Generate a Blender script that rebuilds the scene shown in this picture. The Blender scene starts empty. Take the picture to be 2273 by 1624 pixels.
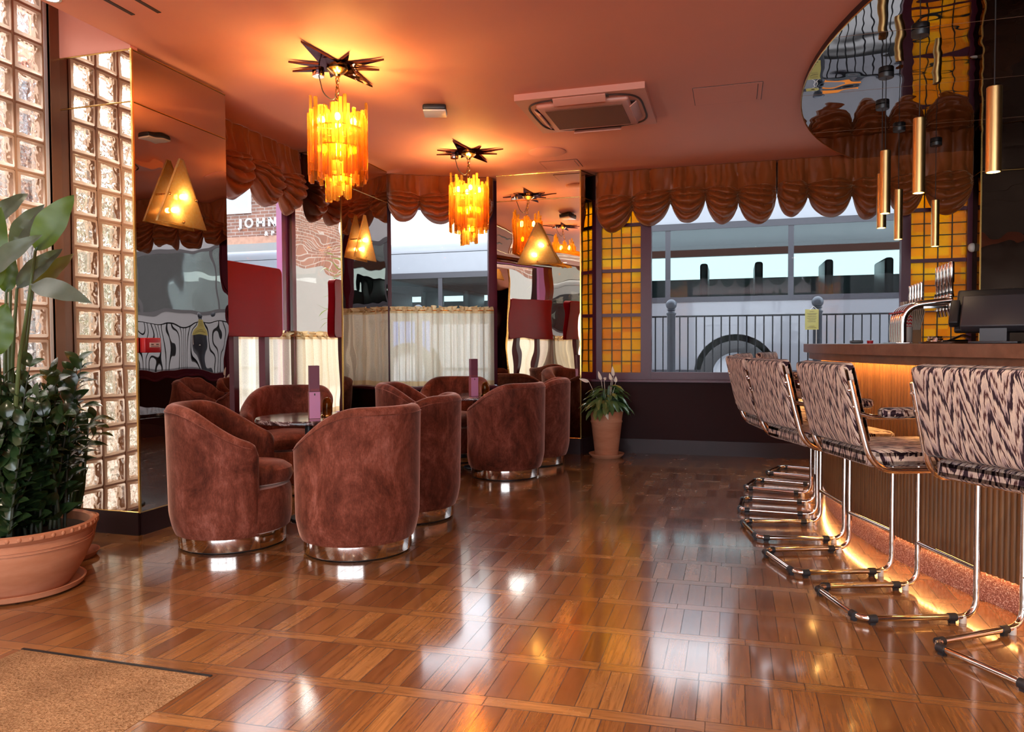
import bpy, bmesh, math, random
from mathutils import Vector, Matrix, noise as mnoise
PI = math.pi
sin, cos = math.sin, math.cos
random.seed(7)
S = bpy.context.scene
COL = S.collection
V = Vector

# ------------------------------------------------------------------ camera
CAM_H = 1.12
def make_camera():
    yaw, pitch, roll, fpx = math.radians(16.5), math.radians(-1.67), 0.005, 1650.0
    fw = V((-sin(yaw)*cos(pitch), cos(yaw)*cos(pitch), sin(pitch)))
    r = V((cos(yaw), sin(yaw), 0)); u = r.cross(fw)
    r2 = r*cos(roll) - u*sin(roll); u2 = r*sin(roll) + u*cos(roll)
    cd = bpy.data.cameras.new('camera'); co = bpy.data.objects.new('camera', cd); COL.objects.link(co)
    m = Matrix((r2, u2, -fw)).transposed().to_4x4(); m.translation = V((0, 0, CAM_H))
    co.matrix_world = m
    cd.sensor_fit = 'HORIZONTAL'; cd.sensor_width = 36.0; cd.lens = 36.0*fpx/2273.0
    cd.clip_start = 0.02; cd.clip_end = 400
    S.camera = co
make_camera()

# ------------------------------------------------------------------ world and exposure
w = bpy.data.worlds.new('world'); S.world = w; w.use_nodes = True
wn = w.node_tree.nodes; wl = w.node_tree.links; wn.clear()
wo = wn.new('ShaderNodeOutputWorld'); wb = wn.new('ShaderNodeBackground')
wb.inputs[0].default_value = (0.86, 0.93, 1.0, 1); wb.inputs[1].default_value = 2.9
wl.new(wb.outputs[0], wo.inputs[0])
def added_area_light(name, loc, rot, sx, sy, watts, col=(0.93, 0.96, 1.0)):
    ld = bpy.data.lights.new(name, 'AREA'); ld.shape = 'RECTANGLE'; ld.size = sx; ld.size_y = sy; ld.energy = watts; ld.color = col
    lo = bpy.data.objects.new(name, ld); COL.objects.link(lo); lo.location = loc; lo.rotation_euler = rot
added_area_light('fill_front', (0.0, -4.32, 1.50), (PI/2, 0, 0), 8.2, 2.7, 190)  # added fill lamp behind the camera, outside the unseen front glazing
added_area_light('daylight_boost_side', (-7.6, 1.0, 5.6), (math.radians(62), 0, -PI/2), 9.0, 3.2, 950)  # added lamp over the side street, strengthening sky light through the glass blocks
S.view_settings.view_transform = 'Standard'; S.view_settings.look = 'None'
S.view_settings.exposure = 0.6; S.view_settings.gamma = 1.0; S.view_settings.use_curve_mapping = False
cy = S.cycles
cy.use_denoising = True
cy.max_bounces = 10; cy.diffuse_bounces = 4; cy.glossy_bounces = 5; cy.transmission_bounces = 8
cy.transparent_max_bounces = 28; cy.sample_clamp_indirect = 6.0; cy.caustics_reflective = False

# ------------------------------------------------------------------ helpers: materials
def lin(c):
    return c/12.92 if c <= 0.04045 else ((c+0.055)/1.055)**2.4
def hx(h):
    return tuple(lin(int(h[i:i+2], 16)/255) for i in (0, 2, 4)) + (1,)
class NT:
    """small node-tree writer"""
    def __init__(s, name):
        s.m = bpy.data.materials.new(name); s.m.use_nodes = True
        s.t = s.m.node_tree; s.t.nodes.clear()
        s.out = s.t.nodes.new('ShaderNodeOutputMaterial')
    def n(s, typ, ins=None, **kw):
        nd = s.t.nodes.new('ShaderNode'+typ)
        for k, v in kw.items(): setattr(nd, k, v)
        for k, v in (ins or {}).items(): s.set(nd, k, v)
        return nd
    def set(s, nd, k, v):
        sock = nd.inputs[k]
        if isinstance(v, bpy.types.NodeSocket): s.t.links.new(v, sock)
        elif isinstance(v, bpy.types.Node): s.t.links.new(v.outputs[0], sock)
        else:
            if isinstance(v, tuple) and len(v) == 3 and sock.type == 'RGBA': v = v+(1,)
            sock.default_value = v
    def math(s, op, a, b=0.0, c=None):
        nd = s.n('Math', {0: a, 1: b}, operation=op)
        if c is not None: s.set(nd, 2, c)
        return nd.outputs[0]
    def mix(s, f, a, b, blend='MIX'):
        nd = s.n('MixRGB', {0: f, 1: a, 2: b}, blend_type=blend); return nd.outputs[0]
    def ramp(s, f, stops, interp='LINEAR'):
        nd = s.n('ValToRGB', {0: f}); cr = nd.color_ramp; cr.interpolation = interp
        while len(cr.elements) < len(stops): cr.elements.new(0.5)
        for e, (p, c) in zip(cr.elements, stops):
            e.position = p; e.color = c if len(c) == 4 else c+(1,)
        return nd.outputs[0]
    def noise(s, vec=None, scale=5, detail=3, rough=0.55, dist=0.0):
        nd = s.n('TexNoise', {'Scale': scale, 'Detail': detail, 'Roughness': rough, 'Distortion': dist})
        if vec is not None: s.set(nd, 'Vector', vec)
        return nd.outputs['Fac']
    def obj(s): return s.n('TexCoord').outputs['Object']
    def pos(s): return s.n('NewGeometry').outputs['Position']
    def xyz(s, vec):
        nd = s.n('SeparateXYZ', {0: vec}); return nd.outputs[0], nd.outputs[1], nd.outputs[2]
    def vec(s, x, y, z): return s.n('CombineXYZ', {0: x, 1: y, 2: z}).outputs[0]
    def scale(s, vec, k):
        nd = s.n('VectorMath', {0: vec, 1: k}, operation='MULTIPLY'); return nd.outputs[0]
    def bump(s, h, strength=0.3, dist=0.01):
        return s.n('Bump', {'Height': h, 'Strength': strength, 'Distance': dist}).outputs[0]
    def bsdf(s, **kw):
        b = s.n('BsdfPrincipled')
        nm = dict(color='Base Color', metal='Metallic', rough='Roughness', spec='Specular IOR Level', normal='Normal', sheen='Sheen Weight',
                  sheenr='Sheen Roughness', sheenc='Sheen Tint', coat='Coat Weight', coatr='Coat Roughness', trans='Transmission Weight', ior='IOR',
                  emit='Emission Color', emits='Emission Strength', sub='Subsurface Weight', aniso='Anisotropic')
        for k, v in kw.items(): s.set(b, nm[k], v)
        return b.outputs[0]
    def shader_mix(s, f, a, b): return s.n('MixShader', {0: f, 1: a, 2: b}).outputs[0]
    def done(s, sh):
        s.t.links.new(sh, s.out.inputs[0]); return s.m

def plain(name, color, rough=0.5, metal=0.0, var=0.06, vscale=9, bump=0.0, bscale=80, **kw):
    t = NT(name); o = t.obj()
    nz = t.noise(o, vscale, 4)
    c = t.mix(t.math('MULTIPLY', nz, 1.0), tuple(x*(1-var) for x in color[:3]), tuple(min(1, x*(1+var)) for x in color[:3]))
    if bump: kw['normal'] = t.bump(t.noise(o, bscale, 2), bump, 0.004)
    return t.done(t.bsdf(color=c, rough=rough, metal=metal, **kw))

M = {}
def mats():
    M['ceiling'] = plain('ceiling_paint', (0.78, 0.30, 0.20), 0.6, var=0.03, vscale=2, bump=0.02, bscale=160)
    M['ceil_white'] = plain('pink_plastic', (0.66, 0.28, 0.20), 0.4, var=0.02)
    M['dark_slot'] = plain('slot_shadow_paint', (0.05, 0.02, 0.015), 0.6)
    M['plum'] = plain('plum_paint', (0.024, 0.007, 0.007), 0.5, var=0.1, spec=0.08)
    M['skirt'] = plain('plum_skirting', (0.028, 0.012, 0.013), 0.42, var=0.12, spec=0.2)
    M['frame'] = plain('burgundy_gloss_paint', (0.085, 0.012, 0.028), 0.3, var=0.08, spec=0.25)
    M['frame_daylit'] = plain('daylit_frame_paint', (0.42, 0.13, 0.29), 0.3, var=0.05)  # mauve holds the outside daylight, put into the frame colour
    M['red_panel'] = plain('red_lacquer', (0.33, 0.004, 0.010), 0.3, var=0.05, spec=0.06)
    M['bronze_post'] = plain('bronze_post_paint', (0.20, 0.082, 0.037), 0.36, 0.25, var=0.08)
    M['brass'] = plain('polished_brass', (0.72, 0.45, 0.14), 0.2, 1.0, var=0.05)
    M['chrome'] = plain('chrome', (0.72, 0.66, 0.62), 0.09, 1.0, var=0.02)
    M['steel'] = plain('polished_steel', (0.78, 0.76, 0.74), 0.12, 1.0, var=0.03)
    M['black'] = plain('black_plastic', (0.018, 0.016, 0.017), 0.42, var=0.1)
    M['grey_plastic'] = plain('dark_grey_plastic', (0.045, 0.04, 0.045), 0.4, var=0.08)
    M['rubber'] = plain('black_rubber', (0.012, 0.012, 0.016), 0.55)
    M['white_plastic'] = plain('white_plastic', (0.72, 0.66, 0.6), 0.35)
    M['iron'] = plain('black_iron_paint', (0.014, 0.016, 0.02), 0.4, 0.0, var=0.2, spec=0.25)
    M['bollard'] = plain('worn_grey_blue_iron', (0.045, 0.055, 0.075), 0.35, 0.2, var=0.3, vscale=14)
    M['paper_yellow'] = plain('yellow_paper', (0.55, 0.50, 0.15), 0.7)
    M['paper'] = plain('cream_paper', (0.62, 0.52, 0.42), 0.7)
    M['ink'] = plain('dark_ink', (0.05, 0.04, 0.03), 0.6)
    M['menu_dark'] = plain('menu_card_plum', (0.15, 0.035, 0.06), 0.5, var=0.03)
    M['menu_pink'] = plain('menu_card_pink', (0.56, 0.23, 0.40), 0.5, var=0.03)
    M['menu_red'] = plain('menu_card_red', (0.26, 0.045, 0.05), 0.5, var=0.03)
    M['letter'] = plain('white_letter_paint', (0.8, 0.78, 0.76), 0.4)
    M['red_plastic'] = plain('red_plastic', (0.42, 0.012, 0.018), 0.3)
    M['soil'] = plain('potting_soil', (0.03, 0.02, 0.015), 0.9, var=0.5, vscale=60, bump=0.8, bscale=70)
    M['wood_ply'] = plain('birch_ply', (0.42, 0.22, 0.09), 0.5, var=0.2)

    # parquet: rows of boards between narrow cross strips
    t = NT('parquet_floor'); X, Y, Z = t.xyz(t.pos())
    P, Sw, Bw = 0.334, 0.060, 0.0725
    v = t.math('SUBTRACT', t.math('SUBTRACT', Y, t.math('MULTIPLY', X, 0.040)), 2.186)
    vr = t.math('DIVIDE', v, P); row = t.math('FLOOR', vr); fr = t.math('MULTIPLY', t.math('FRACT', vr), P)
    is_strip = t.math('LESS_THAN', fr, Sw)
    rj = t.n('TexWhiteNoise', {'W': row}, noise_dimensions='1D').outputs['Value']
    bu = t.math('DIVIDE', t.math('ADD', X, t.math('MULTIPLY', rj, 0.05)), Bw); bi = t.math('FLOOR', bu); bf = t.math('FRACT', bu)
    su = t.math('DIVIDE', t.math('ADD', X, t.math('MULTIPLY', rj, 0.7)), 0.335); si = t.math('FLOOR', su); sf = t.math('FRACT', su)
    idb = t.n('TexWhiteNoise', {'Vector': t.vec(bi, row, 3.0)}, noise_dimensions='3D').outputs['Value']
    ids = t.n('TexWhiteNoise', {'Vector': t.vec(si, row, 9.0)}, noise_dimensions='3D').outputs['Value']
    gb = t.noise(t.vec(t.math('MULTIPLY', X, 95), t.math('MULTIPLY', Y, 5), t.math('MULTIPLY', bi, 3.7)), 1.0, 5, 0.6, 0.5)
    gs = t.noise(t.vec(t.math('MULTIPLY', X, 6), t.math('MULTIPLY', fr, 110), t.math('MULTIPLY', si, 5.3)), 1.0, 5, 0.6, 0.5)
    tone = t.mix(is_strip, idb, ids); grain = t.mix(is_strip, gb, gs)
    base = t.ramp(tone, [(0.0, (0.165, 0.060, 0.018)), (0.35, (0.21, 0.081, 0.024)), (0.7, (0.265, 0.109, 0.032)), (1.0, (0.34, 0.152, 0.048))])
    base = t.mix(t.math('MULTIPLY', is_strip, 0.45), base, (0.36, 0.168, 0.058))
    base = t.mix(1.0, base, t.ramp(grain, [(0.28, (0.5, 0.45, 0.4)), (0.55, (1.0, 1.0, 1.0)), (0.8, (1.16, 1.14, 1.1))]), 'MULTIPLY')
    wear = t.noise(t.pos(), 1.3, 4)
    base = t.mix(1.0, base, t.ramp(wear, [(0.3, (0.82, 0.78, 0.76)), (0.65, (1.08, 1.06, 1.04))]), 'MULTIPLY')
    e1 = t.math('MULTIPLY', t.math('MINIMUM', bf, t.math('SUBTRACT', 1.0, bf)), Bw)
    e2 = t.math('MULTIPLY', t.math('MINIMUM', sf, t.math('SUBTRACT', 1.0, sf)), 0.335)
    ee = t.math('ADD', t.math('MULTIPLY', e2, is_strip), t.math('MULTIPLY', e1, t.math('SUBTRACT', 1.0, is_strip)))
    ef = t.math('MINIMUM', t.math('ABSOLUTE', t.math('SUBTRACT', fr, Sw)), t.math('MINIMUM', fr, t.math('SUBTRACT', P, fr)))
    edge = t.math('MINIMUM', ee, ef)
    gapj = t.noise(t.scale(t.pos(), (9.0, 9.0, 9.0)), 1.0, 2)
    gw = t.math('MULTIPLY', gapj, 0.0034)
    gap = t.math('LESS_THAN', edge, gw)
    base = t.mix(t.math('MULTIPLY', gap, 0.85), base, (0.028, 0.012, 0.007))
    rough = t.math('ADD', t.math('ADD', 0.15, t.math('MULTIPLY', t.noise(t.pos(), 7, 4), 0.12)), t.math('ADD', t.math('MULTIPLY', gap, 0.4), t.math('MULTIPLY', tone, 0.06)))
    tiltn = t.math('ADD', t.math('MULTIPLY', t.noise(t.pos(), 10.0, 2), 0.5), t.math('MULTIPLY', tone, 0.35))
    hgt = t.math('SUBTRACT', t.math('ADD', tiltn, t.math('MULTIPLY', grain, 0.06)), t.math('MULTIPLY', gap, 0.5))
    M['floor'] = t.done(t.bsdf(color=base, rough=rough, spec=0.55, normal=t.bump(hgt, 0.13, 0.006), coat=1.0, coatr=0.10))

    # velvet
    t = NT('brown_velvet'); o = t.obj()
    rp = t.n('ObjectInfo').outputs['Random']
    oo = t.n('VectorMath', {0: o, 1: t.vec(t.math('MULTIPLY', rp, 40), t.math('MULTIPLY', rp, 17), 0.0)}, operation='ADD').outputs[0]
    n1 = t.noise(t.scale(oo, (4.2, 4.2, 3.0)), 1.0, 9, 0.74, 0.6)
    n2 = t.noise(t.scale(oo, (220.0, 220.0, 60.0)), 1.0, 3, 0.7)
    n3 = t.noise(t.scale(oo, (34.0, 34.0, 9.0)), 1.0, 5, 0.7, 0.6)
    nn = t.math('ADD', t.math('MULTIPLY', n1, 0.78), t.math('MULTIPLY', n3, 0.22))
    c = t.ramp(nn, [(0.36, (0.055, 0.011, 0.005)), (0.46, (0.125, 0.028, 0.014)), (0.54, (0.20, 0.052, 0.030)), (0.66, (0.36, 0.125, 0.09))])
    c = t.mix(1.0, c, t.ramp(n2, [(0.25, (0.62, 0.62, 0.62)), (0.75, (1.25, 1.25, 1.25))]), 'MULTIPLY')
    M['velvet'] = t.done(t.bsdf(color=c, rough=0.75, sheen=0.8, sheenr=0.3, sheenc=(0.95, 0.55, 0.45), spec=0.2, normal=t.bump(n2, 0.25, 0.003)))

    # festoon velvet (rust brown)
    t = NT('rust_velvet'); o = t.obj()
    n1 = t.noise(o, 6.0, 4)
    c = t.ramp(n1, [(0.3, (0.215, 0.049, 0.009)), (0.7, (0.26, 0.064, 0.013))])
    M['festoon'] = t.done(t.bsdf(color=c, rough=0.46, sheen=0.45, sheenr=0.3, sheenc=(1.0, 0.55, 0.3), spec=0.35, normal=t.bump(t.noise(t.scale(o, (13.0, 13.0, 5.0)), 1.0, 1, 0.4, 0.2), 0.45, 0.03)))

    # sheer curtain and its hem
    for key, colr, tr in (('sheer', (0.94, 0.87, 0.68), 0.30), ('hem', (0.74, 0.55, 0.30), 0.08)):
        t = NT('curtain_'+key); o = t.obj()
        wv = t.noise(t.scale(o, (300.0, 300.0, 300.0)), 1.0, 1)
        d = t.n('BsdfDiffuse', {'Color': colr}).outputs[0]
        tl = t.n('BsdfTranslucent', {'Color': colr}).outputs[0]
        tp = t.n('BsdfTransparent', {'Color': (1, 0.97, 0.9)}).outputs[0]
        a = t.shader_mix(0.78, d, tl)
        M[key] = t.done(t.shader_mix(t.math('MULTIPLY', wv, tr*2), a, tp))

    # mirrors
    def mirror(name, col, sc=2.0, st=0.25, rough=0.0):
        t = NT(name); nz = t.noise(t.pos(), sc, 1, 0.4)
        b = t.bump(nz, st, 0.02)
        return t.done(t.n('BsdfGlossy', {'Color': col, 'Roughness': rough, 'Normal': b}).outputs[0])
    M['mirror'] = mirror('bronze_mirror', (0.46, 0.37, 0.32), 3.0, 0.22)
    M['mirror_clear'] = mirror('wavy_mirror', (0.80, 0.72, 0.62), 2.6, 0.22)
    M['mirror_dark'] = mirror('smoked_mirror', (0.13, 0.085, 0.06), 3.4, 0.3)
    M['mirror_ceiling'] = mirror('smoked_ceiling_mirror', (0.52, 0.47, 0.45), 4.0, 0.16)
    # sheet of mirror that bows: its lower two thirds lean a little to the left
    t = NT('warped_mirror'); X, Y, Z = t.xyz(t.pos())
    k = t.n('MapRange', {'Value': Z, 'From Min': 1.90, 'From Max': 2.06, 'To Min': 0.185, 'To Max': 0.0}).outputs[0]
    nv = t.n('VectorMath', {0: t.n('NewGeometry').outputs['Normal'], 1: t.vec(t.math('MULTIPLY', k, -1.0), 0.0, 0.0)}, operation='ADD').outputs[0]
    nv = t.n('VectorMath', {0: nv}, operation='NORMALIZE').outputs[0]
    bp = t.n('Bump', {'Height': t.noise(t.pos(), 2.6, 1, 0.4), 'Strength': 0.2, 'Distance': 0.02, 'Normal': nv}).outputs[0]
    M['mirror_warped'] = t.done(t.n('BsdfGlossy', {'Color': (0.80, 0.72, 0.62, 1), 'Roughness': 0.0, 'Normal': bp}).outputs[0])
    M['star_mirror'] = mirror('smoked_star_mirror', (0.07, 0.04, 0.05), 8.0, 0.25, 0.03)

    # clear window pane, thin
    t = NT('window_glass')
    fr = t.n('LayerWeight', {'Blend': 0.12}).outputs['Fresnel']
    g = t.n('BsdfGlossy', {'Color': (1, 1, 1, 1), 'Roughness': 0.0}).outputs[0]
    tp = t.n('BsdfTransparent', {'Color': (0.96, 0.97, 0.98)}).outputs[0]
    M['pane'] = t.done(t.shader_mix(t.math('MULTIPLY', fr, 0.4), tp, g))
    # amber leaded glass
    t = NT('amber_leaded_glass'); p = t.pos()
    X, Y, Z = t.xyz(p)
    cell = t.n('TexWhiteNoise', {'Vector': t.vec(t.math('FLOOR', t.math('DIVIDE', X, 0.1008)), t.math('FLOOR', t.math('DIVIDE', Z, 0.113)), 1.0)}, noise_dimensions='3D').outputs['Value']
    hammered = t.noise(p, 70, 3)
    colr = t.ramp(cell, [(0, (0.92, 0.42, 0.006)), (0.5, (1.0, 0.52, 0.010)), (1, (1.0, 0.64, 0.03))])
    nb = t.bump(hammered, 0.9, 0.01)
    rf = t.n('BsdfRefraction', {'Color': colr, 'Roughness': 0.25, 'IOR': 1.12, 'Normal': nb}).outputs[0]
    tl = t.n('BsdfTranslucent', {'Color': colr}).outputs[0]
    gl = t.n('BsdfGlossy', {'Color': (0.9, 0.8, 0.6, 1), 'Roughness': 0.12, 'Normal': nb}).outputs[0]
    tp = t.n('BsdfTransparent', {'Color': colr}).outputs[0]
    a = t.shader_mix(0.30, rf, tl); a = t.shader_mix(0.25, a, tp)
    M['amber_pane'] = t.done(t.shader_mix(0.03, a, gl))
    # glass block
    t = NT('glass_block'); p = t.pos()
    wv = t.n('TexWave', {'Vector': p, 'Scale': 7.0, 'Distortion': 9.0, 'Detail': 2.0, 'Detail Scale': 1.6}).outputs['Fac']
    nb = t.bump(wv, 0.75, 0.02)
    g = t.n('BsdfGlass', {'Color': (1.0, 0.96, 0.92, 1), 'Roughness': 0.03, 'IOR': 1.30, 'Normal': nb}).outputs[0]
    tp = t.n('BsdfTransparent', {'Color': (1.0, 0.97, 0.94)}).outputs[0]
    X, Y, Z = t.xyz(p)
    def cellf(c, o):
        f = t.math('FRACT', t.math('DIVIDE', t.math('ADD', c, o), 0.192)); return t.math('MINIMUM', f, t.math('SUBTRACT', 1.0, f))
    ed = t.math('MINIMUM', cellf(Y, -3.475+0.192*40), cellf(Z, -2.705+0.192*40))
    rimm = t.math('LESS_THAN', t.math('ADD', ed, t.math('MULTIPLY', t.math('SUBTRACT', wv, 0.5), 0.02)), 0.125)
    td = t.n('BsdfTranslucent', {'Color': (0.80, 0.62, 0.48)}).outputs[0]
    tg = t.n('BsdfGlossy', {'Color': (0.8, 0.7, 0.6, 1), 'Roughness': 0.15}).outputs[0]
    dd = t.n('BsdfDiffuse', {'Color': (0.62, 0.40, 0.26)}).outputs[0]
    rim = t.shader_mix(0.15, t.shader_mix(0.45, td, dd), tg)
    M['glass_block'] = t.done(t.shader_mix(rimm, t.shader_mix(0.38, g, tp), rim))
    M['grout'] = plain('warm_grout', (0.38, 0.20, 0.11), 0.6, var=0.1, vscale=30)

    # amber glass of the lamps: lets the bulbs shine through
    def lampglass(name, c1, c2, tpw, sc, body=1.0):
        t = NT(name); o = t.obj()
        nz = t.noise(o, sc, 3)
        c = t.ramp(nz, [(0.3, c1), (0.7, c2)])
        tp = t.n('BsdfTransparent', {'Color': c}).outputs[0]
        if body < 0.7:
            fc = t.n('LayerWeight', {'Blend': 0.5}).outputs['Facing']  # edge-on faces painted darker amber, imitating absorption along the glass
            c = t.mix(t.ramp(fc, [(0.35, (0, 0, 0)), (0.85, (1, 1, 1))]), c, (0.72, 0.31, 0.05))
        rn = t.n('ObjectInfo').outputs['Random']
        cb = t.mix(1.0, c, t.ramp(rn, [(0.0, (0.45*body,)*3), (1.0, (1.3*body if body < 0.7 else 1.0,)*3)]), 'MULTIPLY')
        tl = t.n('BsdfTranslucent', {'Color': cb}).outputs[0]
        df = t.n('BsdfDiffuse', {'Color': cb}).outputs[0]
        gl = t.n('BsdfGlossy', {'Color': (1, 0.85, 0.6, 1), 'Roughness': 0.12, 'Normal': t.bump(nz, 0.5, 0.004)}).outputs[0]
        a = t.shader_mix(0.3, tl, df); a = t.shader_mix(tpw, a, tp)
        fr = t.n('LayerWeight', {'Blend': 0.3}).outputs['Fresnel']
        return t.done(t.shader_mix(t.math('MULTIPLY', fr, 0.45), a, gl))
    M['rod'] = lampglass('amber_glass_rod', (0.97, 0.61, 0.17), (1.0, 0.76, 0.32), 0.60, 30, 0.6)
    M['sconce_glass'] = lampglass('amber_bubble_glass', (1.0, 0.70, 0.30), (1.0, 0.88, 0.58), 0.45, 60)
    M['tortoise'] = lampglass('tortoiseshell_glass', (0.09, 0.02, 0.004), (0.75, 0.24, 0.02), 0.35, 26)
    def emit(name, c, s):
        t = NT(name); return t.done(t.n('Emission', {'Color': c, 'Strength': s}).outputs[0])
    M['bulb'] = emit('warm_bulb', (1.0, 0.60, 0.17, 1), 330.0)
    M['sconce_bulb'] = emit('sconce_bulb', (1.0, 0.66, 0.30, 1), 300.0)
    M['led'] = emit('warm_led_strip', (1.0, 0.52, 0.14, 1), 75.0)
    M['led_low'] = emit('warm_led_strip_low', (1.0, 0.52, 0.16, 1), 30.0)
    M['pendant_led'] = emit('pendant_lens', (1.0, 0.72, 0.42, 1), 60.0)
    M['spot_led'] = emit('downlight_lens', (1.0, 0.86, 0.68, 1), 55.0)

    # terracotta
    t = NT('terracotta'); o = t.obj()
    c = t.ramp(t.noise(t.scale(o, (3.0, 3.0, 10.0)), 1.5, 5), [(0.3, (0.42, 0.155, 0.072)), (0.7, (0.56, 0.25, 0.14))])
    M['terracotta'] = t.done(t.bsdf(color=c, rough=0.75, normal=t.bump(t.noise(o, 60, 3), 0.15, 0.004)))
    # leaves
    def leaf(name, a, b, rough, trl=0.25):
        t = NT(name); o = t.obj(); c = t.ramp(t.noise(o, 9, 3), [(0.3, a), (0.7, b)])
        pb = t.bsdf(color=c, rough=rough, spec=0.5)
        tl = t.n('BsdfTranslucent', {'Color': t.mix(0.5, c, (0.25, 0.35, 0.03))}).outputs[0]
        return t.done(t.shader_mix(trl, pb, tl))
    M['leaf_big'] = leaf('broad_leaf_green', (0.04, 0.10, 0.014), (0.065, 0.145, 0.022), 0.38, 0.3)
    M['leaf_grey'] = leaf('grey_green_leaf', (0.06, 0.085, 0.06), (0.12, 0.15, 0.115), 0.4, 0.2)
    M['leaf_brown'] = leaf('yellowing_leaf', (0.13, 0.10, 0.03), (0.17, 0.13, 0.04), 0.4, 0.25)
    M['leaf_dark'] = leaf('glossy_dark_leaf', (0.010, 0.026, 0.010), (0.030, 0.062, 0.020), 0.2, 0.08)
    M['leaf_lily'] = leaf('lily_leaf', (0.05, 0.125, 0.04), (0.125, 0.24, 0.09), 0.28, 0.25)
    M['stem'] = leaf('green_stem', (0.08, 0.12, 0.035), (0.13, 0.17, 0.06), 0.45, 0.05)
    M['stem_dark'] = leaf('dark_stem', (0.012, 0.018, 0.008), (0.03, 0.036, 0.013), 0.6, 0.02)
    M['flower'] = plain('cream_spathe', (0.8, 0.72, 0.6), 0.5)
    M['shrub'] = leaf('garden_shrub', (0.05, 0.11, 0.025), (0.14, 0.22, 0.07), 0.5, 0.3)

    # flame-stitch stool fabric
    t = NT('flame_stitch_fabric'); o = t.obj(); X, Y, Z = t.xyz(o)
    vv = t.math('ADD', Z, t.math('MULTIPLY', X, 0.9)); uu = t.math('ADD', Y, t.math('MULTIPLY', X, 0.4))
    wob = t.math('MULTIPLY', t.noise(t.vec(t.math('MULTIPLY', uu, 9), t.math('MULTIPLY', vv, 4), 0.0), 1.0, 2), 0.012)
    zz = t.math('MULTIPLY', t.math('PINGPONG', t.math('ADD', uu, wob), 0.050), 3.0)
    def jit(wd, amp):
        r = t.n('TexWhiteNoise', {'W': t.math('FLOOR', t.math('DIVIDE', uu, wd))}, noise_dimensions='1D').outputs['Value']
        return t.math('MULTIPLY', t.math('SUBTRACT', r, 0.5), amp)
    js = t.math('ADD', jit(0.0043, 0.030), t.math('ADD', jit(0.0117, 0.016), t.math('MULTIPLY', t.math('SUBTRACT', t.noise(t.vec(t.math('MULTIPLY', uu, 60), t.math('MULTIPLY', vv, 10), 0.0), 1.0, 2), 0.5), 0.025)))
    ph = t.math('FRACT', t.math('DIVIDE', t.math('ADD', t.math('ADD', vv, zz), js), 0.13))
    c = t.ramp(ph, [(0.0, (0.62, 0.49, 0.40)), (0.20, (0.026, 0.010, 0.018)), (0.44, (0.40, 0.30, 0.29)), (0.57, (0.62, 0.49, 0.40)), (0.68, (0.075, 0.026, 0.026)), (0.82, (0.50, 0.39, 0.34))], 'CONSTANT')
    wv = t.noise(t.scale(o, (420.0, 420.0, 420.0)), 1.0, 1)
    c = t.mix(1.0, c, t.ramp(wv, [(0.2, (0.8, 0.8, 0.8)), (0.8, (1.12, 1.12, 1.12))]), 'MULTIPLY')
    M['fabric'] = t.done(t.bsdf(color=c, rough=0.85, sheen=0.15, spec=0.2, normal=t.bump(wv, 0.2, 0.002)))

    # bar timber
    def wood(name, a, b, vecs, rough):
        t = NT(name); o = t.obj()
        c = t.ramp(t.noise(t.scale(o, vecs), 1.0, 5, 0.6, 0.4), [(0.25, a), (0.75, b)])
        return t.done(t.bsdf(color=c, rough=rough, spec=0.4))
    M['reed'] = wood('oak_reeding', (0.12, 0.050, 0.018), (0.25, 0.118, 0.048), (60.0, 60.0, 3.0), 0.42)
    M['bartop'] = wood('brown_veneer', (0.15, 0.062, 0.034), (0.25, 0.115, 0.068), (14.0, 14.0, 14.0), 0.32)
    t = NT('pink_glitter'); o = t.pos()
    vo = t.n('TexVoronoi', {'Vector': o, 'Scale': 260.0}).outputs['Color']
    sp = t.xyz(vo)[0]
    c = t.ramp(sp, [(0.0, (0.25, 0.085, 0.062)), (0.6, (0.42, 0.17, 0.13)), (0.9, (0.75, 0.5, 0.42)), (1.0, (0.95, 0.85, 0.8))])
    M['glitter'] = t.done(t.bsdf(color=c, rough=0.35, metal=0.35, normal=t.bump(sp, 0.5, 0.004)))
    # marble table top
    t = NT('dark_marble'); o = t.obj()
    n1 = t.noise(o, 3.0, 6, 0.6, 1.5)
    vn = t.math('ABSOLUTE', t.math('SUBTRACT', n1, 0.5))
    c = t.ramp(vn, [(0.0, (0.42, 0.33, 0.32)), (0.012, (0.10, 0.05, 0.05)), (0.06, (0.028, 0.013, 0.014)), (1, (0.02, 0.01, 0.011))])
    M['marble'] = t.done(t.bsdf(color=c, rough=0.12))
    # doormat
    t = NT('coir_mat'); o = t.pos()
    n1 = t.noise(o, 140, 3); n2 = t.noise(o, 5, 4)
    c = t.mix(1.0, t.ramp(n1, [(0.25, (0.20, 0.09, 0.035)), (0.7, (0.55, 0.33, 0.185))]), t.ramp(n2, [(0.3, (0.75, 0.7, 0.68)), (0.7, (1.15, 1.12, 1.1))]), 'MULTIPLY')
    M['coir'] = t.done(t.bsdf(color=c, rough=0.95, spec=0.1, normal=t.bump(n1, 1.0, 0.02)))
    # brushed brass
    t = NT('brushed_brass'); o = t.obj()
    n1 = t.noise(t.scale(o, (90.0, 90.0, 1.5)), 1.0, 3)
    c = t.ramp(n1, [(0.3, (0.64, 0.42, 0.15)), (0.7, (0.86, 0.62, 0.27))])
    M['brass_brushed'] = t.done(t.bsdf(color=c, metal=1.0, rough=0.32))
    # bricks
    t = NT('weathered_brick'); p = t.pos(); X, Y, Z = t.xyz(p)
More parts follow.
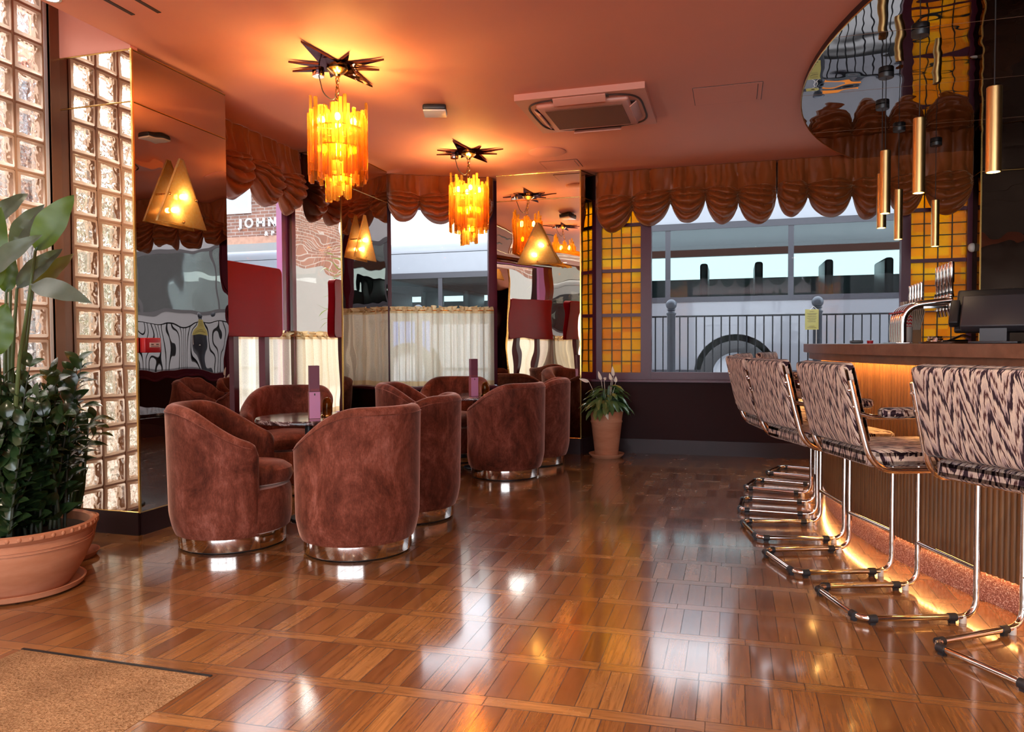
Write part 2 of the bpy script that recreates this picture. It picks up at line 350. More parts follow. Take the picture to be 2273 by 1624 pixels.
    br = t.n('TexBrick', {'Vector': t.vec(t.math('ADD', X, Y), Z, 0.0), 'Color1': (0.27, 0.13, 0.09, 1), 'Color2': (0.19, 0.092, 0.067, 1), 'Mortar': (0.36, 0.31, 0.28, 1), 'Scale': 1.0,
                          'Brick Width': 0.26, 'Row Height': 0.088, 'Mortar Size': 0.009}, offset=0.5).outputs[0]
    c = t.mix(1.0, br, t.ramp(t.noise(p, 3, 4), [(0.3, (0.8, 0.8, 0.8)), (0.7, (1.25, 1.2, 1.2))]), 'MULTIPLY')
    M['brick'] = t.done(t.bsdf(color=c, rough=0.9))
    t = NT('pavement_setts'); p = t.pos(); X, Y, Z = t.xyz(p)
    br = t.n('TexBrick', {'Vector': t.vec(X, Y, 0.0), 'Color1': (0.70, 0.64, 0.61, 1), 'Color2': (0.60, 0.54, 0.52, 1), 'Mortar': (0.3, 0.27, 0.26, 1), 'Scale': 1.0,
                          'Brick Width': 0.24, 'Row Height': 0.12, 'Mortar Size': 0.006}, offset=0.5).outputs[0]
    M['paving'] = t.done(t.bsdf(color=br, rough=0.7))
    M['asphalt'] = plain('asphalt', (0.30, 0.30, 0.305), 0.85, var=0.2, vscale=60)
    M['bus_grey'] = plain('bus_silver_grey', (0.175, 0.182, 0.205), 0.3, 0.0, var=0.03, vscale=1, coat=0.4)
    M['bus_dark'] = plain('bus_dark_trim', (0.03, 0.03, 0.04), 0.35)
    M['bus_roof'] = plain('bus_white_roof', (0.28, 0.30, 0.335), 0.35)
    M['bus_blue'] = plain('bus_blue_panel', (0.06, 0.17, 0.5), 0.35)
    M['tyre'] = plain('tyre_rubber', (0.025, 0.025, 0.027), 0.8)
    M['rim'] = plain('wheel_rim', (0.42, 0.44, 0.48), 0.4, 0.3)
    M['mint'] = plain('bus_mint_seat', (0.38, 0.58, 0.54), 0.5)
    M['orange_stripe'] = plain('orange_reflector', (0.85, 0.26, 0.03), 0.35)
    t = NT('bus_window_glass')
    fr = t.n('LayerWeight', {'Blend': 0.35}).outputs['Fresnel']
    g = t.n('BsdfGlossy', {'Color': (0.9, 0.95, 1, 1), 'Roughness': 0.02}).outputs[0]
    tp = t.n('BsdfTransparent', {'Color': (0.50, 0.58, 0.57)}).outputs[0]
    M['bus_glass'] = t.done(t.shader_mix(fr, tp, g))
    M['render_white'] = plain('pale_render', (0.30, 0.30, 0.29), 0.85)
    M['win_blue'] = plain('pane_sky_paint', (0.42, 0.58, 0.72), 0.1)  # reflected sky put into the pane as plain blue colour
    # red and white chevron straws
    t = NT('chevron_paper'); o = t.obj(); X, Y, Z = t.xyz(o)
    zz = t.math('PINGPONG', t.math('ADD', Y, 0.5), 0.014)
    f = t.math('FRACT', t.math('DIVIDE', t.math('ADD', Z, zz), 0.022))
    M['chevron'] = t.done(t.bsdf(color=t.ramp(f, [(0, (0.75, 0.03, 0.03)), (0.5, (0.85, 0.8, 0.76))], 'CONSTANT'), rough=0.6))
mats()

# ------------------------------------------------------------------ helpers: objects
class MB:
    """collects shapes, builds them as ONE mesh object"""
    def __init__(s): s.v = []; s.f = []; s.mi = []; s.sm = []
    def add(s, verts, faces, mi=0, smooth=False):
        b = len(s.v); s.v += [tuple(v) for v in verts]
        for f in faces:
            s.f.append(tuple(b+i for i in f)); s.mi.append(mi); s.sm.append(smooth)
        return s
    def box(s, lo, hi, mi=0, mat=None):
        (x0, y0, z0), (x1, y1, z1) = lo, hi
        vs = [V(p) for p in ((x0,y0,z0),(x1,y0,z0),(x1,y1,z0),(x0,y1,z0),(x0,y0,z1),(x1,y0,z1),(x1,y1,z1),(x0,y1,z1))]
        if mat: vs = [mat @ v for v in vs]
        return s.add(vs, [(0,3,2,1),(4,5,6,7),(0,1,5,4),(1,2,6,5),(2,3,7,6),(3,0,4,7)], mi)
    def cbox(s, c, d, mi=0, mat=None):
        return s.box([c[i]-d[i]/2 for i in range(3)], [c[i]+d[i]/2 for i in range(3)], mi, mat)
    def rbox(s, c, d, r, mi=0, mat=None, seg=3, puff=0.0):
        """box with rounded edges (superellipsoid-like cushion when puff>0)"""
        bm = bmesh.new(); bmesh.ops.create_cube(bm, size=1.0)
        for v in bm.verts: v.co = V((v.co.x*d[0], v.co.y*d[1], v.co.z*d[2]))
        if puff > 0:
            bmesh.ops.subdivide_edges(bm, edges=bm.edges[:], cuts=5, use_grid_fill=True)
            for v in bm.verts:
                q = [abs(v.co[i])/(d[i]/2) for i in range(3)]
                k = min(range(3), key=lambda i: d[i])
                o2 = [i for i in range(3) if i != k]
                e = (1-q[o2[0]]**2)*(1-q[o2[1]]**2)
                if q[k] > 0.99: v.co[k] += math.copysign(puff*e, v.co[k])
        es = [e for e in bm.edges if len(e.link_faces) == 2 and e.calc_face_angle(0) > 0.9]
        bmesh.ops.bevel(bm, geom=es, offset=r, segments=seg, profile=0.5, affect='EDGES')
        bm.verts.ensure_lookup_table(); bm.verts.index_update()
        vs = [V(v.co)+V(c) for v in bm.verts]
        if mat: vs = [mat @ v for v in vs]
        s.add(vs, [tuple(v.index for v in f.verts) for f in bm.faces], mi, True); bm.free(); return s
    def quad(s, a, b, c, d, mi=0): return s.add([a, b, c, d], [(0, 1, 2, 3)], mi)
    def lathe(s, prof, c=(0, 0, 0), n=32, mi=0, cap=True, mat=None, smooth=True):
        vs = []; fs = []
        for (r, z) in prof:
            for k in range(n):
                a = 2*PI*k/n; vs.append(V((c[0]+r*cos(a), c[1]+r*sin(a), c[2]+z)))
        m = len(prof)
        for i in range(m-1):
            for k in range(n):
                k2 = (k+1) % n; fs.append((i*n+k, i*n+k2, (i+1)*n+k2, (i+1)*n+k))
        if mat: vs = [mat @ v for v in vs]
        s.add(vs, fs, mi, smooth)
        if cap:
            b = len(s.v)-m*n
            if prof[0][0] > 1e-4: s.f.append(tuple(b+k for k in range(n))[::-1]); s.mi.append(mi); s.sm.append(False)
            if prof[-1][0] > 1e-4: s.f.append(tuple(b+(m-1)*n+k for k in range(n))); s.mi.append(mi); s.sm.append(False)
        return s
    def tube(s, pts, r, n=10, mi=0, closed=False, cap=True, radii=None):
        pts = [V(p) for p in pts]; m = len(pts); vs = []; fs = []
        up = None
        for i, p in enumerate(pts):
            if closed: d = pts[(i+1) % m]-pts[i-1]
            else: d = pts[min(i+1, m-1)]-pts[max(i-1, 0)]
            d.normalize()
            if up is None:
                up = d.orthogonal().normalized()
            else:
                up = (up-d*up.dot(d))
                up = up.normalized() if up.length > 1e-6 else d.orthogonal().normalized()
            sd = d.cross(up); rr = radii[i] if radii else r
            for k in range(n):
                a = 2*PI*k/n; vs.append(p+(up*cos(a)+sd*sin(a))*rr)
        mm = m if closed else m-1
        for i in range(mm):
            j = (i+1) % m
            for k in range(n):
                k2 = (k+1) % n; fs.append((i*n+k, i*n+k2, j*n+k2, j*n+k))
        s.add(vs, fs, mi, True)
        if cap and not closed:
            b = len(s.v)-m*n
            s.f.append(tuple(b+k for k in range(n))[::-1]); s.mi.append(mi); s.sm.append(False)
            s.f.append(tuple(b+(m-1)*n+k for k in range(n))); s.mi.append(mi); s.sm.append(False)
        return s
    def cyl(s, a, b, r, n=16, mi=0): return s.tube([a, b], r, n, mi)
    def sphere(s, c, r, mi=0, n=14, m=8, sc=(1, 1, 1)):
        prof = [(r*sin(PI*i/m), -r*cos(PI*i/m)) for i in range(m+1)]
        vs = []; fs = []
        for (rr, z) in prof:
            for k in range(n):
                a = 2*PI*k/n; vs.append((c[0]+rr*cos(a)*sc[0], c[1]+rr*sin(a)*sc[1], c[2]+z*sc[2]))
        for i in range(m):
            for k in range(n):
                k2 = (k+1) % n; fs.append((i*n+k, i*n+k2, (i+1)*n+k2, (i+1)*n+k))
        return s.add(vs, fs, mi, True)
    def grid(s, fn, nu, nv, mi=0, smooth=True, mif=None):
        b = len(s.v)
        for j in range(nv+1):
            for i in range(nu+1): s.v.append(tuple(fn(i/nu, j/nv)))
        for j in range(nv):
            for i in range(nu):
                s.f.append((b+j*(nu+1)+i, b+j*(nu+1)+i+1, b+(j+1)*(nu+1)+i+1, b+(j+1)*(nu+1)+i))
                s.mi.append(mif(i/nu, j/nv) if mif else mi); s.sm.append(smooth)
        return s
    def prism(s, poly, z0, z1, mi=0, mat=None):
        n = len(poly)
        vs = [V((x, y, z0)) for x, y in poly]+[V((x, y, z1)) for x, y in poly]
        if mat: vs = [mat @ v for v in vs]
        fs = [tuple(range(n))[::-1], tuple(range(n, 2*n))]+[(i, (i+1) % n, n+(i+1) % n, n+i) for i in range(n)]
        return s.add(vs, fs, mi)
    def build(s, name, mats, parent=None, loc=None, merge=True, sharp=40):
        me = bpy.data.meshes.new(name); me.from_pydata(s.v, [], s.f)
        if not isinstance(mats, (list, tuple)): mats = [mats]
        for m in mats: me.materials.append(m)
        me.polygons.foreach_set('material_index', s.mi); me.polygons.foreach_set('use_smooth', s.sm)
        if merge:
            bm = bmesh.new(); bm.from_mesh(me)
            bmesh.ops.remove_doubles(bm, verts=bm.verts, dist=1e-5)
            bmesh.ops.recalc_face_normals(bm, faces=bm.faces)
            bm.to_mesh(me); bm.free()
        if sharp: me.set_sharp_from_angle(angle=math.radians(sharp))
        me.update()
        o = bpy.data.objects.new(name, me); COL.objects.link(o)
        if parent: o.parent = parent
        if loc: o.location = loc
        return o
def tag(o, label, cat, group=None, kind=None):
    o['label'] = label; o['category'] = cat
    if group: o['group'] = group
    if kind: o['kind'] = kind
    return o
def struct(o): o['kind'] = 'structure'; return o
def thing(name, label, cat, loc=(0, 0, 0), rz=0.0, group=None):
    o = bpy.data.objects.new(name, None); COL.objects.link(o); o.empty_display_size = 0.1
    o.location = loc; o.rotation_euler = (0, 0, rz)
    return tag(o, label, cat, group)
def copy_tree(o, parent=None):
    c = o.copy(); COL.objects.link(c); c.parent = parent
    for ch in list(o.children): copy_tree(ch, c)
    return c
def arc_pts(c, r, a0, a1, n, ax, ay):
    return [V(c)+V(ax)*(r*cos(a0+(a1-a0)*i/n))+V(ay)*(r*sin(a0+(a1-a0)*i/n)) for i in range(n+1)]
def fillet(pts, r, n=6):
    """round the corners of a polyline"""
    pts = [V(p) for p in pts]; out = [pts[0]]
    for i in range(1, len(pts)-1):
        a, b, c = pts[i-1], pts[i], pts[i+1]
        d1 = (a-b); d2 = (c-b); l = min(r, d1.length*0.49, d2.length*0.49)
        p1 = b+d1.normalized()*l; p2 = b+d2.normalized()*l
        for k in range(n+1):
            t = k/n; out.append(p1*(1-t)**2+b*2*t*(1-t)+p2*t*t)
    out.append(pts[-1]); return out

ZC = 2.87            # ceiling height
XP = -3.36           # face of the left pillars
# ================================================================== SETTING
def setting():
    f = MB(); f.box((-4.6, -4.2, -0.12), (4.8, 8.0, 0.0))
    # leave the mat well as plain floor; the mat lies on top
    struct(f.build('floor', M['floor']))
    c = MB(); c.box((XP, -4.2, ZC), (4.8, 3.57, ZC+0.14)); c.box((-4.4, 3.57, ZC), (4.8, 8.3, ZC+0.14))
    struct(c.build('ceiling', M['ceiling']))
    # raised slot over the glass-block window
    c = MB(); c.box((-4.3, -4.2, 3.35), (XP+0.02, 3.57, 3.45)); c.box((XP, -4.2, ZC+0.14), (XP+0.05, 3.62, 3.40))
    struct(c.build('ceiling.001', M['ceiling']))
    c = MB(); c.box((-3.98, 3.566, ZC-0.018), (XP-0.002, 3.62, 3.40))
    struct(c.build('wall_left', M['ceiling']))
    # closing walls behind and beside the camera
    w = MB(); w.box((4.6, -4.2, 0), (4.8, 8.0, ZC))
    struct(w.build('wall_right', M['plum']))
    w = MB(); w.box((-4.2, -4.2, 0), (4.8, -4.0, 0.2)); w.box((-4.2, -4.2, 2.78), (4.8, -4.0, 3.4))
    for x in (-4.2, -2.0, 0.3, 2.6): w.box((x, -4.2, 0.2), (x+0.12, -4.0, 2.78))
    w.box((3.9, -4.2, 0.2), (4.8, -4.0, 2.78))
    struct(w.build('wall_front', M['plum']))
    wp = MB()
    for x0, x1 in ((-4.08, -2.0), (-1.88, 0.3), (0.42, 2.6), (2.72, 3.9)): wp.box((x0, -4.11, 0.2), (x1, -4.10, 2.78))
    struct(wp.build('window_fill', M['pane']))  # unseen glazing behind the camera, put in to admit fill light

    # ---- pillars clad in mirror (left, middle, corner and the one beside the bar)
    def pillar(name, poly, faces, skirt_h, zt, joint):
        """poly: plan of the core; faces: [(p, q, material)] mirror sheets on the wall faces"""
        core = MB(); core.prism(poly, 0, zt)
        root = struct(core.build(name, M['plum']))
        for (p, q, mt) in faces:
            p, q = V((p[0], p[1], 0)), V((q[0], q[1], 0)); d = (q-p).normalized(); n = V((d.y, -d.x, 0))
            a, b = p+n*0.004, q+n*0.004
            for z0, z1 in ((skirt_h, joint-0.005), (joint+0.005, zt)):
                m = MB(); m.add([a+V((0, 0, z0)), b+V((0, 0, z0)), b+V((0, 0, z1)), a+V((0, 0, z1)), a-n*0.006+V((0, 0, z0)), b-n*0.006+V((0, 0, z0)), b-n*0.006+V((0, 0, z1)), a-n*0.006+V((0, 0, z1))],
                              [(0, 1, 2, 3), (4, 7, 6, 5), (0, 4, 5, 1), (3, 2, 6, 7), (0, 3, 7, 4), (1, 5, 6, 2)])
                m.build('mirror_panel', mt, root)
            t = MB()
            for z in (joint, skirt_h, zt-0.004): t.cyl(a+V((0, 0, z)), b+V((0, 0, z)), 0.0048, 6)
            t.build('brass_joint', M['brass'], root)
            k = MB(); e = 0.012
            k.add([a+n*0+V((0, 0, 0)), b+V((0, 0, 0)), b+n*e+V((0, 0, 0)), a+n*e, a+V((0, 0, skirt_h)), b+V((0, 0, skirt_h)), b+n*e+V((0, 0, skirt_h)), a+n*e+V((0, 0, skirt_h))],
                  [(0, 1, 2, 3), (4, 7, 6, 5), (0, 4, 5, 1), (1, 5, 6, 2), (2, 6, 7, 3), (3, 7, 4, 0)])
            k.build('skirting', M['skirt'], root)
        return root
    def corner_trim(root, x, y, zt, z0):
        t = MB(); t.cbox((x, y, (z0+zt)/2), (0.012, 0.012, zt-z0)); t.build('brass_corner', M['brass'], root)
    r = pillar('wall_left.001', [(-4.15, 3.57), (XP, 3.57), (XP, 4.40), (-4.15, 4.40)], [((-3.93, 3.57), (XP, 3.57), M['mirror_clear']), ((XP, 3.57), (XP, 4.40), M['mirror']), ((XP, 4.40), (-3.90, 4.40), M['mirror_clear'])], 0.135, ZC-0.02, 2.545)
    corner_trim(r, XP+0.004, 3.566, ZC-0.02, 0.135)
    r = pillar('wall_left.002', [(-3.955, 5.98), (XP, 5.98), (XP, 6.90), (-3.955, 6.90)], [((-3.92, 5.98), (XP, 5.98), M['mirror_clear']), ((XP, 5.98), (XP, 6.90), M['mirror'])], 0.135, ZC, 2.56)
    corner_trim(r, XP+0.004, 5.976, ZC, 0.135)
    r = pillar('wall_corner', [(-2.355, 7.42), (-1.472, 7.42), (-1.355, 7.76), (-1.36, 8.05), (-2.355, 8.05)], [((-2.355, 7.42), (-1.472, 7.42), M['mirror_warped']), ((-1.472, 7.42), (-1.355, 7.76), M['mirror_clear'])], 0.16, ZC, 2.60)
    corner_trim(r, -1.470, 7.416, ZC, 0.16)
    r = pillar('wall_bar', [(2.10, 7.5), (4.7, 7.5), (4.7, 8.0), (2.10, 8.0)], [((2.10, 7.99), (2.10, 7.5), M['mirror_dark']), ((2.10, 7.5), (2.95, 7.5), M['mirror_dark']), ((2.95, 7.5), (4.6, 7.5), M['mirror_dark'])], 0.16, ZC, 2.62)
    corner_trim(r, 2.098, 7.496, ZC, 0.16)

    # ---- back wall under and over the window
    b = MB(); b.box((-1.47, 7.66, 0), (2.10, 7.98, 0.73)); b.box((-1.47, 7.70, 2.62), (2.10, 7.98, ZC))
    struct(b.build('wall_back', M['plum']))
    k = MB(); k.box((-1.44, 7.648, 0), (2.10, 7.66, 0.145)); struct(k.build('baseboard_back', M['skirt']))
    k = MB(); k.box((-1.45, 7.62, 0.73), (2.10, 7.80, 0.752)); struct(k.build('trim_1', M['frame']))

    # ---- window 3: amber leaded lights either side of one clear pane
    W = MB(); yf, yb = 7.72, 7.80
    def bar(x0, x1, z0, z1, y0=yf, y1=yb): W.box((x0, y0, z0), (x1, y1, z1))
    z0, z1 = 0.752, 2.66
    bar(-1.37, 2.14, z0, 0.822)
    for x0, x1 in ((-1.365, -1.306), (-0.903, -0.802), (1.517, 1.593), (2.055, 2.12)): bar(x0, x1, z0+0.001, z1, 7.716, 7.804)
    bar(-1.37, 2.14, 2.62, 2.70)
    for zt in (1.40, 1.86, 2.33):
        bar(-1.306, -0.903, zt, zt+0.034, 7.735, 7.785); bar(1.593, 2.055, zt, zt+0.034, 7.735, 7.785)
    W.box((-0.822, 7.703, 0.824), (-0.795, 7.79, 2.615)); W.box((1.51, 7.703, 0.824), (1.535, 7.79, 2.615))
    W.box((-0.795, 7.70, 0.806), (1.51, 7.79, 0.828))
    root = struct(W.build('window_3', M['frame']))
    g = MB(); g.box((-0.80, 7.757, 0.82), (1.52, 7.763, 2.63)); g.build('pane', M['pane'], root)
    for x0, x1, nc in ((-1.306, -0.903, 4), (1.593, 2.055, 4)):
        for za, zb in ((0.822, 1.40), (1.434, 1.86), (1.894, 2.33), (2.364, 2.62)):
            g = MB(); g.box((x0, 7.752, za), (x1, 7.758, zb)); g.build('amber_pane', M['amber_pane'], root)
            L = MB(); nr = 5 if za < 1 else 4 if za < 2.2 else 2
            for i in range(1, nc): x = x0+(x1-x0)*i/nc; L.box((x-0.004, 7.745, za), (x+0.004, 7.764, zb))
            for j in range(1, nr): z = za+(zb-za)*j/nr; L.box((x0, 7.746, z-0.0035), (x1, 7.763, z+0.0035))
            L.build('lead_lines', M['iron'], root)

    # ---- window 1 in the left wall, behind the red board
    W = MB()
    W.box((-3.95, 5.865, 0.42), (-3.895, 5.985, ZC)); W.box((-4.0, 4.40, 0.42), (-3.90, 4.5, ZC)); W.box((-4.0, 4.4, 0.36), (-3.88, 5.98, 0.44)); W.box((-4.0, 4.4, 2.60), (-3.90, 5.98, ZC))
    root = struct(W.build('window_1', M['frame_daylit']))
    g = MB(); g.box((-3.965, 4.5, 0.44), (-3.96, 5.985, 2.62)); g.build('pane', M['pane'], root)
    e = MB(); e.box((-3.905, 5.955, 0.44), (-3.876, 5.984, 2.66)); e.build('inner_edge', M['frame'], root)
    b = MB(); b.box((-4.15, 4.40, 0), (-3.88, 5.98, 0.36)); struct(b.build('wall_left.003', M['plum']))
    # ---- window 2 across the corner
    P, Q = V((-3.36, 6.90, 0)), V((-2.355, 7.42, 0)); d = (Q-P).normalized(); n = V((d.y, -d.x, 0))   # n points into the room
    L = (Q-P).length
    mt = Matrix(((d.x, -n.x, 0, P.x), (d.y, -n.y, 0, P.y), (0, 0, 1, 0), (0, 0, 0, 1)))               # local x along, local y outwards
    b = MB(); b.box((0.0, 0.0, 0), (L, 0.40, 0.66), mat=mt); struct(b.build('wall_corner.001', M['plum']))
    b = MB(); b.box((-0.0, -0.025, 0.66), (L, 0.33, 0.685), mat=mt); struct(b.build('trim_2', M['frame']))
    W = MB()
    W.box((-0.06, 0.24, 0.685), (0.05, 0.33, ZC), mat=mt); W.box((L-0.05, 0.24, 0.685), (L+0.06, 0.33, ZC), mat=mt)
    W.box((0, 0.24, 0.685), (L, 0.33, 0.74), mat=mt); W.box((0, 0.24, 2.55), (L, 0.33, ZC), mat=mt)
    root = struct(W.build('window_2', M['frame']))
    g = MB(); g.box((0.03, 0.283, 0.72), (L-0.03, 0.288, 2.6), mat=mt); g.build('pane', M['pane'], root)
    # ---- glass-block window on the far left, with its bronze post
    root = None
    G = MB(); X0, X1 = -3.985, -3.905; pit = 0.192; ytop = 3.475
    ncol, nrow = 20, 16; zj = 2.705-14*pit
    for i in range(ncol+1): y = ytop-i*pit; G.box((X0, y-0.006, -0.0), (X1, y+0.006, 3.35))
    for j in range(nrow+2): z = zj+j*pit; G.box((X0+0.003, ytop-ncol*pit, z-0.006), (X1-0.003, ytop, z+0.006))
    G.box((X0, -4.2, 0), (X1, ytop-ncol*pit, 3.35))
    root = struct(G.build('window_4', M['grout']))
    B = MB()
    for i in range(ncol):
        for j in range(nrow+1):
            y = ytop-(i+0.5)*pit; z = zj+(j+0.5)*pit
            if z > 3.3: continue
            B.rbox(((X0+X1)/2, y, z), (0.084, pit-0.010, pit-0.010), 0.012, seg=2)
    o = B.build('glass_block', M['glass_block'], root, merge=False); o['kind'] = 'stuff'
    t = MB(); t.box((-4.02, 3.497, 0), (-3.885, 3.566, 3.3)); t.box((-3.90, 3.497, 0), (-3.88, 3.51, 3.3))
    struct(t.build('trim_3', M['bronze_post']))
    t = MB(); t.box((-3.985, 3.4765, 0), (-3.902, 3.4965, 3.3)); struct(t.build('trim_4', M['white_plastic']))
setting()

# ================================================================== CEILING FITTINGS
def ceiling_fittings():
    # mirrored panel over the bar, dropped a little, curved like the counter
    poly = []
    cx, cyy, R = 4.54, 5.40, 4.085
    for i in range(41):
        y = 1.6+(7.66-1.6)*i/40; poly.append((cx-math.sqrt(R*R-(y-cyy)**2), y))
    poly += [(4.6, 7.66), (4.6, 1.6)]
    root = thing('ceiling_mirror', 'large smoked mirror panel with a curved edge on the ceiling over the bar', 'mirror', (0, 0, ZC-0.045))
    m = MB(); m.prism(poly, 0.001, 0.045); m.build('edge_band', M['skirt'], root)
    sheet = MB(); n = len(poly); sheet.add([(x, y, 0.0) for x, y in poly], [tuple(range(n))[::-1]]); sheet.build('mirror_sheet', M['mirror_ceiling'], root, merge=False)
    t = MB(); t.tube([(x-0.003, y, 0.0) for x, y in poly[:41]], 0.005, 6); t.build('brass_rim', M['brass'], root)
    j = MB()
    for y in (4.55, 5.55, 6.55): j.box((cx-math.sqrt(R*R-(y-cyy)**2), y-0.0012, -0.0008), (4.6, y+0.0012, 0.001))
    j.build('joint', M['bronze_post'], root)
    # air-conditioning cassette
    root = thing('air_conditioner', 'square pink-painted ceiling air conditioner with a recessed grille', 'air conditioner', (-1.02, 5.48, ZC))
    m = MB(); m.prism([(-0.455, -0.42), (0.455, -0.42), (0.455, 0.42), (-0.455, 0.42)], -0.045, 0.0); m.build('panel', M['ceil_white'], root)
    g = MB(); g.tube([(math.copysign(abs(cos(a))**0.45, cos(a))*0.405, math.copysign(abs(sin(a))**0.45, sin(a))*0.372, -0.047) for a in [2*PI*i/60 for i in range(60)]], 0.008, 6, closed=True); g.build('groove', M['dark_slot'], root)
    m = MB(); m.rbox((0, 0, -0.052), (0.66, 0.60, 0.045), 0.02); m.build('centre_cover', M['ceil_white'], root)
    m = MB(); m.box((-0.275, -0.235, -0.082), (0.275, 0.235, -0.070)); m.build('grille', plain('brown_filter_mesh', (0.19, 0.065, 0.03), 0.7, var=0.2, vscale=120), root)
    for k in range(4):
        a = k*PI/2; mt = Matrix.Rotation(a, 4, 'Z'); dist = 0.36 if k % 2 == 0 else 0.335
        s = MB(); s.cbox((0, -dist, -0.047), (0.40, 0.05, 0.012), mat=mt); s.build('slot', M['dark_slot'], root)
        l = MB(); ml = mt @ Matrix.Translation((0, -dist-0.012, -0.066)) @ Matrix.Rotation(math.radians(-38), 4, 'X')
        l.rbox((0, 0, 0), (0.37, 0.062, 0.010), 0.004, mat=ml); l.build('louvre', M['ceil_white'], root)
    # wireless access point
    root = thing('access_point', 'small dark and white box fixed to the ceiling between the chandeliers', 'access point', (-2.10, 5.13, ZC), math.radians(18))
    m = MB(); m.rbox((0, 0, -0.028), (0.17, 0.17, 0.04), 0.012); m.box((-0.05, -0.05, -0.01), (0.05, 0.05, 0.0)); m.build('housing', M['black'], root)
    m = MB(); m.rbox((0, 0, -0.052), (0.165, 0.165, 0.014), 0.006); m.build('cover', M['white_plastic'], root)
    # access hatches, round plate, strip vents
    def hatch(x0, y0, x1, y1, label):
        m = MB(); e = 0.004
        m.box((x0, y0, ZC-0.004), (x1, y1, ZC+0.001)); r = m.build('ceiling_hatch', M['ceiling']); tag(r, label, 'ceiling hatch')
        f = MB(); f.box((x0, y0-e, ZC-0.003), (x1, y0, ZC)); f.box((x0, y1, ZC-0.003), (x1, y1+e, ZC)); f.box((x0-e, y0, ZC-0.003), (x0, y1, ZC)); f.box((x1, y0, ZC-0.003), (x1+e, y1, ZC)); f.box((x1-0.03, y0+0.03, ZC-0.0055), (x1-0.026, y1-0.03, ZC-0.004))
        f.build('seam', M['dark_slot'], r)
    hatch(-0.265, 5.30, 0.19, 5.68, 'flush rectangular ceiling hatch between the air conditioner and the bar mirror')
    hatch(-1.78, 6.98, -1.42, 7.28, 'flush ceiling hatch in front of the mirrored corner pillar')
    m = MB(); m.lathe([(0.0, -0.012), (0.155, -0.012), (0.17, -0.006), (0.17, 0.0)], (-1.62, 6.63, ZC), 40); tag(m.build('ceiling_vent', M['ceiling']), 'flat round painted disc on the ceiling behind the air conditioner', 'vent')
    for x, y0, y1, lb in ((-3.04, 2.6, 3.25, 'narrow dark slot vent in the ceiling, nearer the glass-block window'), (-2.89, 2.6, 3.27, 'narrow dark slot vent in the ceiling, further from the glass-block window')):
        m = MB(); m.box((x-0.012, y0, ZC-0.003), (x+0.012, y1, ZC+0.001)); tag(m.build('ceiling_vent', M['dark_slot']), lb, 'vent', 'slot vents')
    # little downlights
    def downlight(x, y, label, power, vis=True):
        root = thing('downlight', label, 'downlight', (x, y, ZC), 0, 'recessed downlights')
        m = MB(); m.lathe([(0.033, -0.003), (0.045, -0.003), (0.047, 0.0), (0.033, 0.001)], n=24, cap=False); m.build('ring', M['white_plastic'], root)
        m = MB(); m.lathe([(0.0, -0.0015), (0.033, -0.0015)], n=24, cap=False); m.build('lens', M['spot_led'], root)
        ld = bpy.data.lights.new('spot_beam', 'SPOT'); ld.energy = power; ld.color = (1.0, 0.83, 0.62); ld.spot_size = math.radians(125); ld.spot_blend = 0.8; ld.shadow_soft_size = 0.04
        lo = bpy.data.objects.new('spot_beam', ld); COL.objects.link(lo); lo.parent = root; lo.location = (0, 0, -0.02)
    downlight(-3.29, 2.98, 'lit recessed downlight at the ceiling edge by the glass blocks', 60)
    for i, (x, y) in enumerate(((-1.5, 1.0), (0.4, 1.2), (-2.4, -0.8), (-0.6, -0.8), (1.2, -0.8))):  # unseen ceiling lamps added to brighten the room
        downlight(x, y, 'added fill downlight, out of view, over the floor near the entrance', 130)
ceiling_fittings()

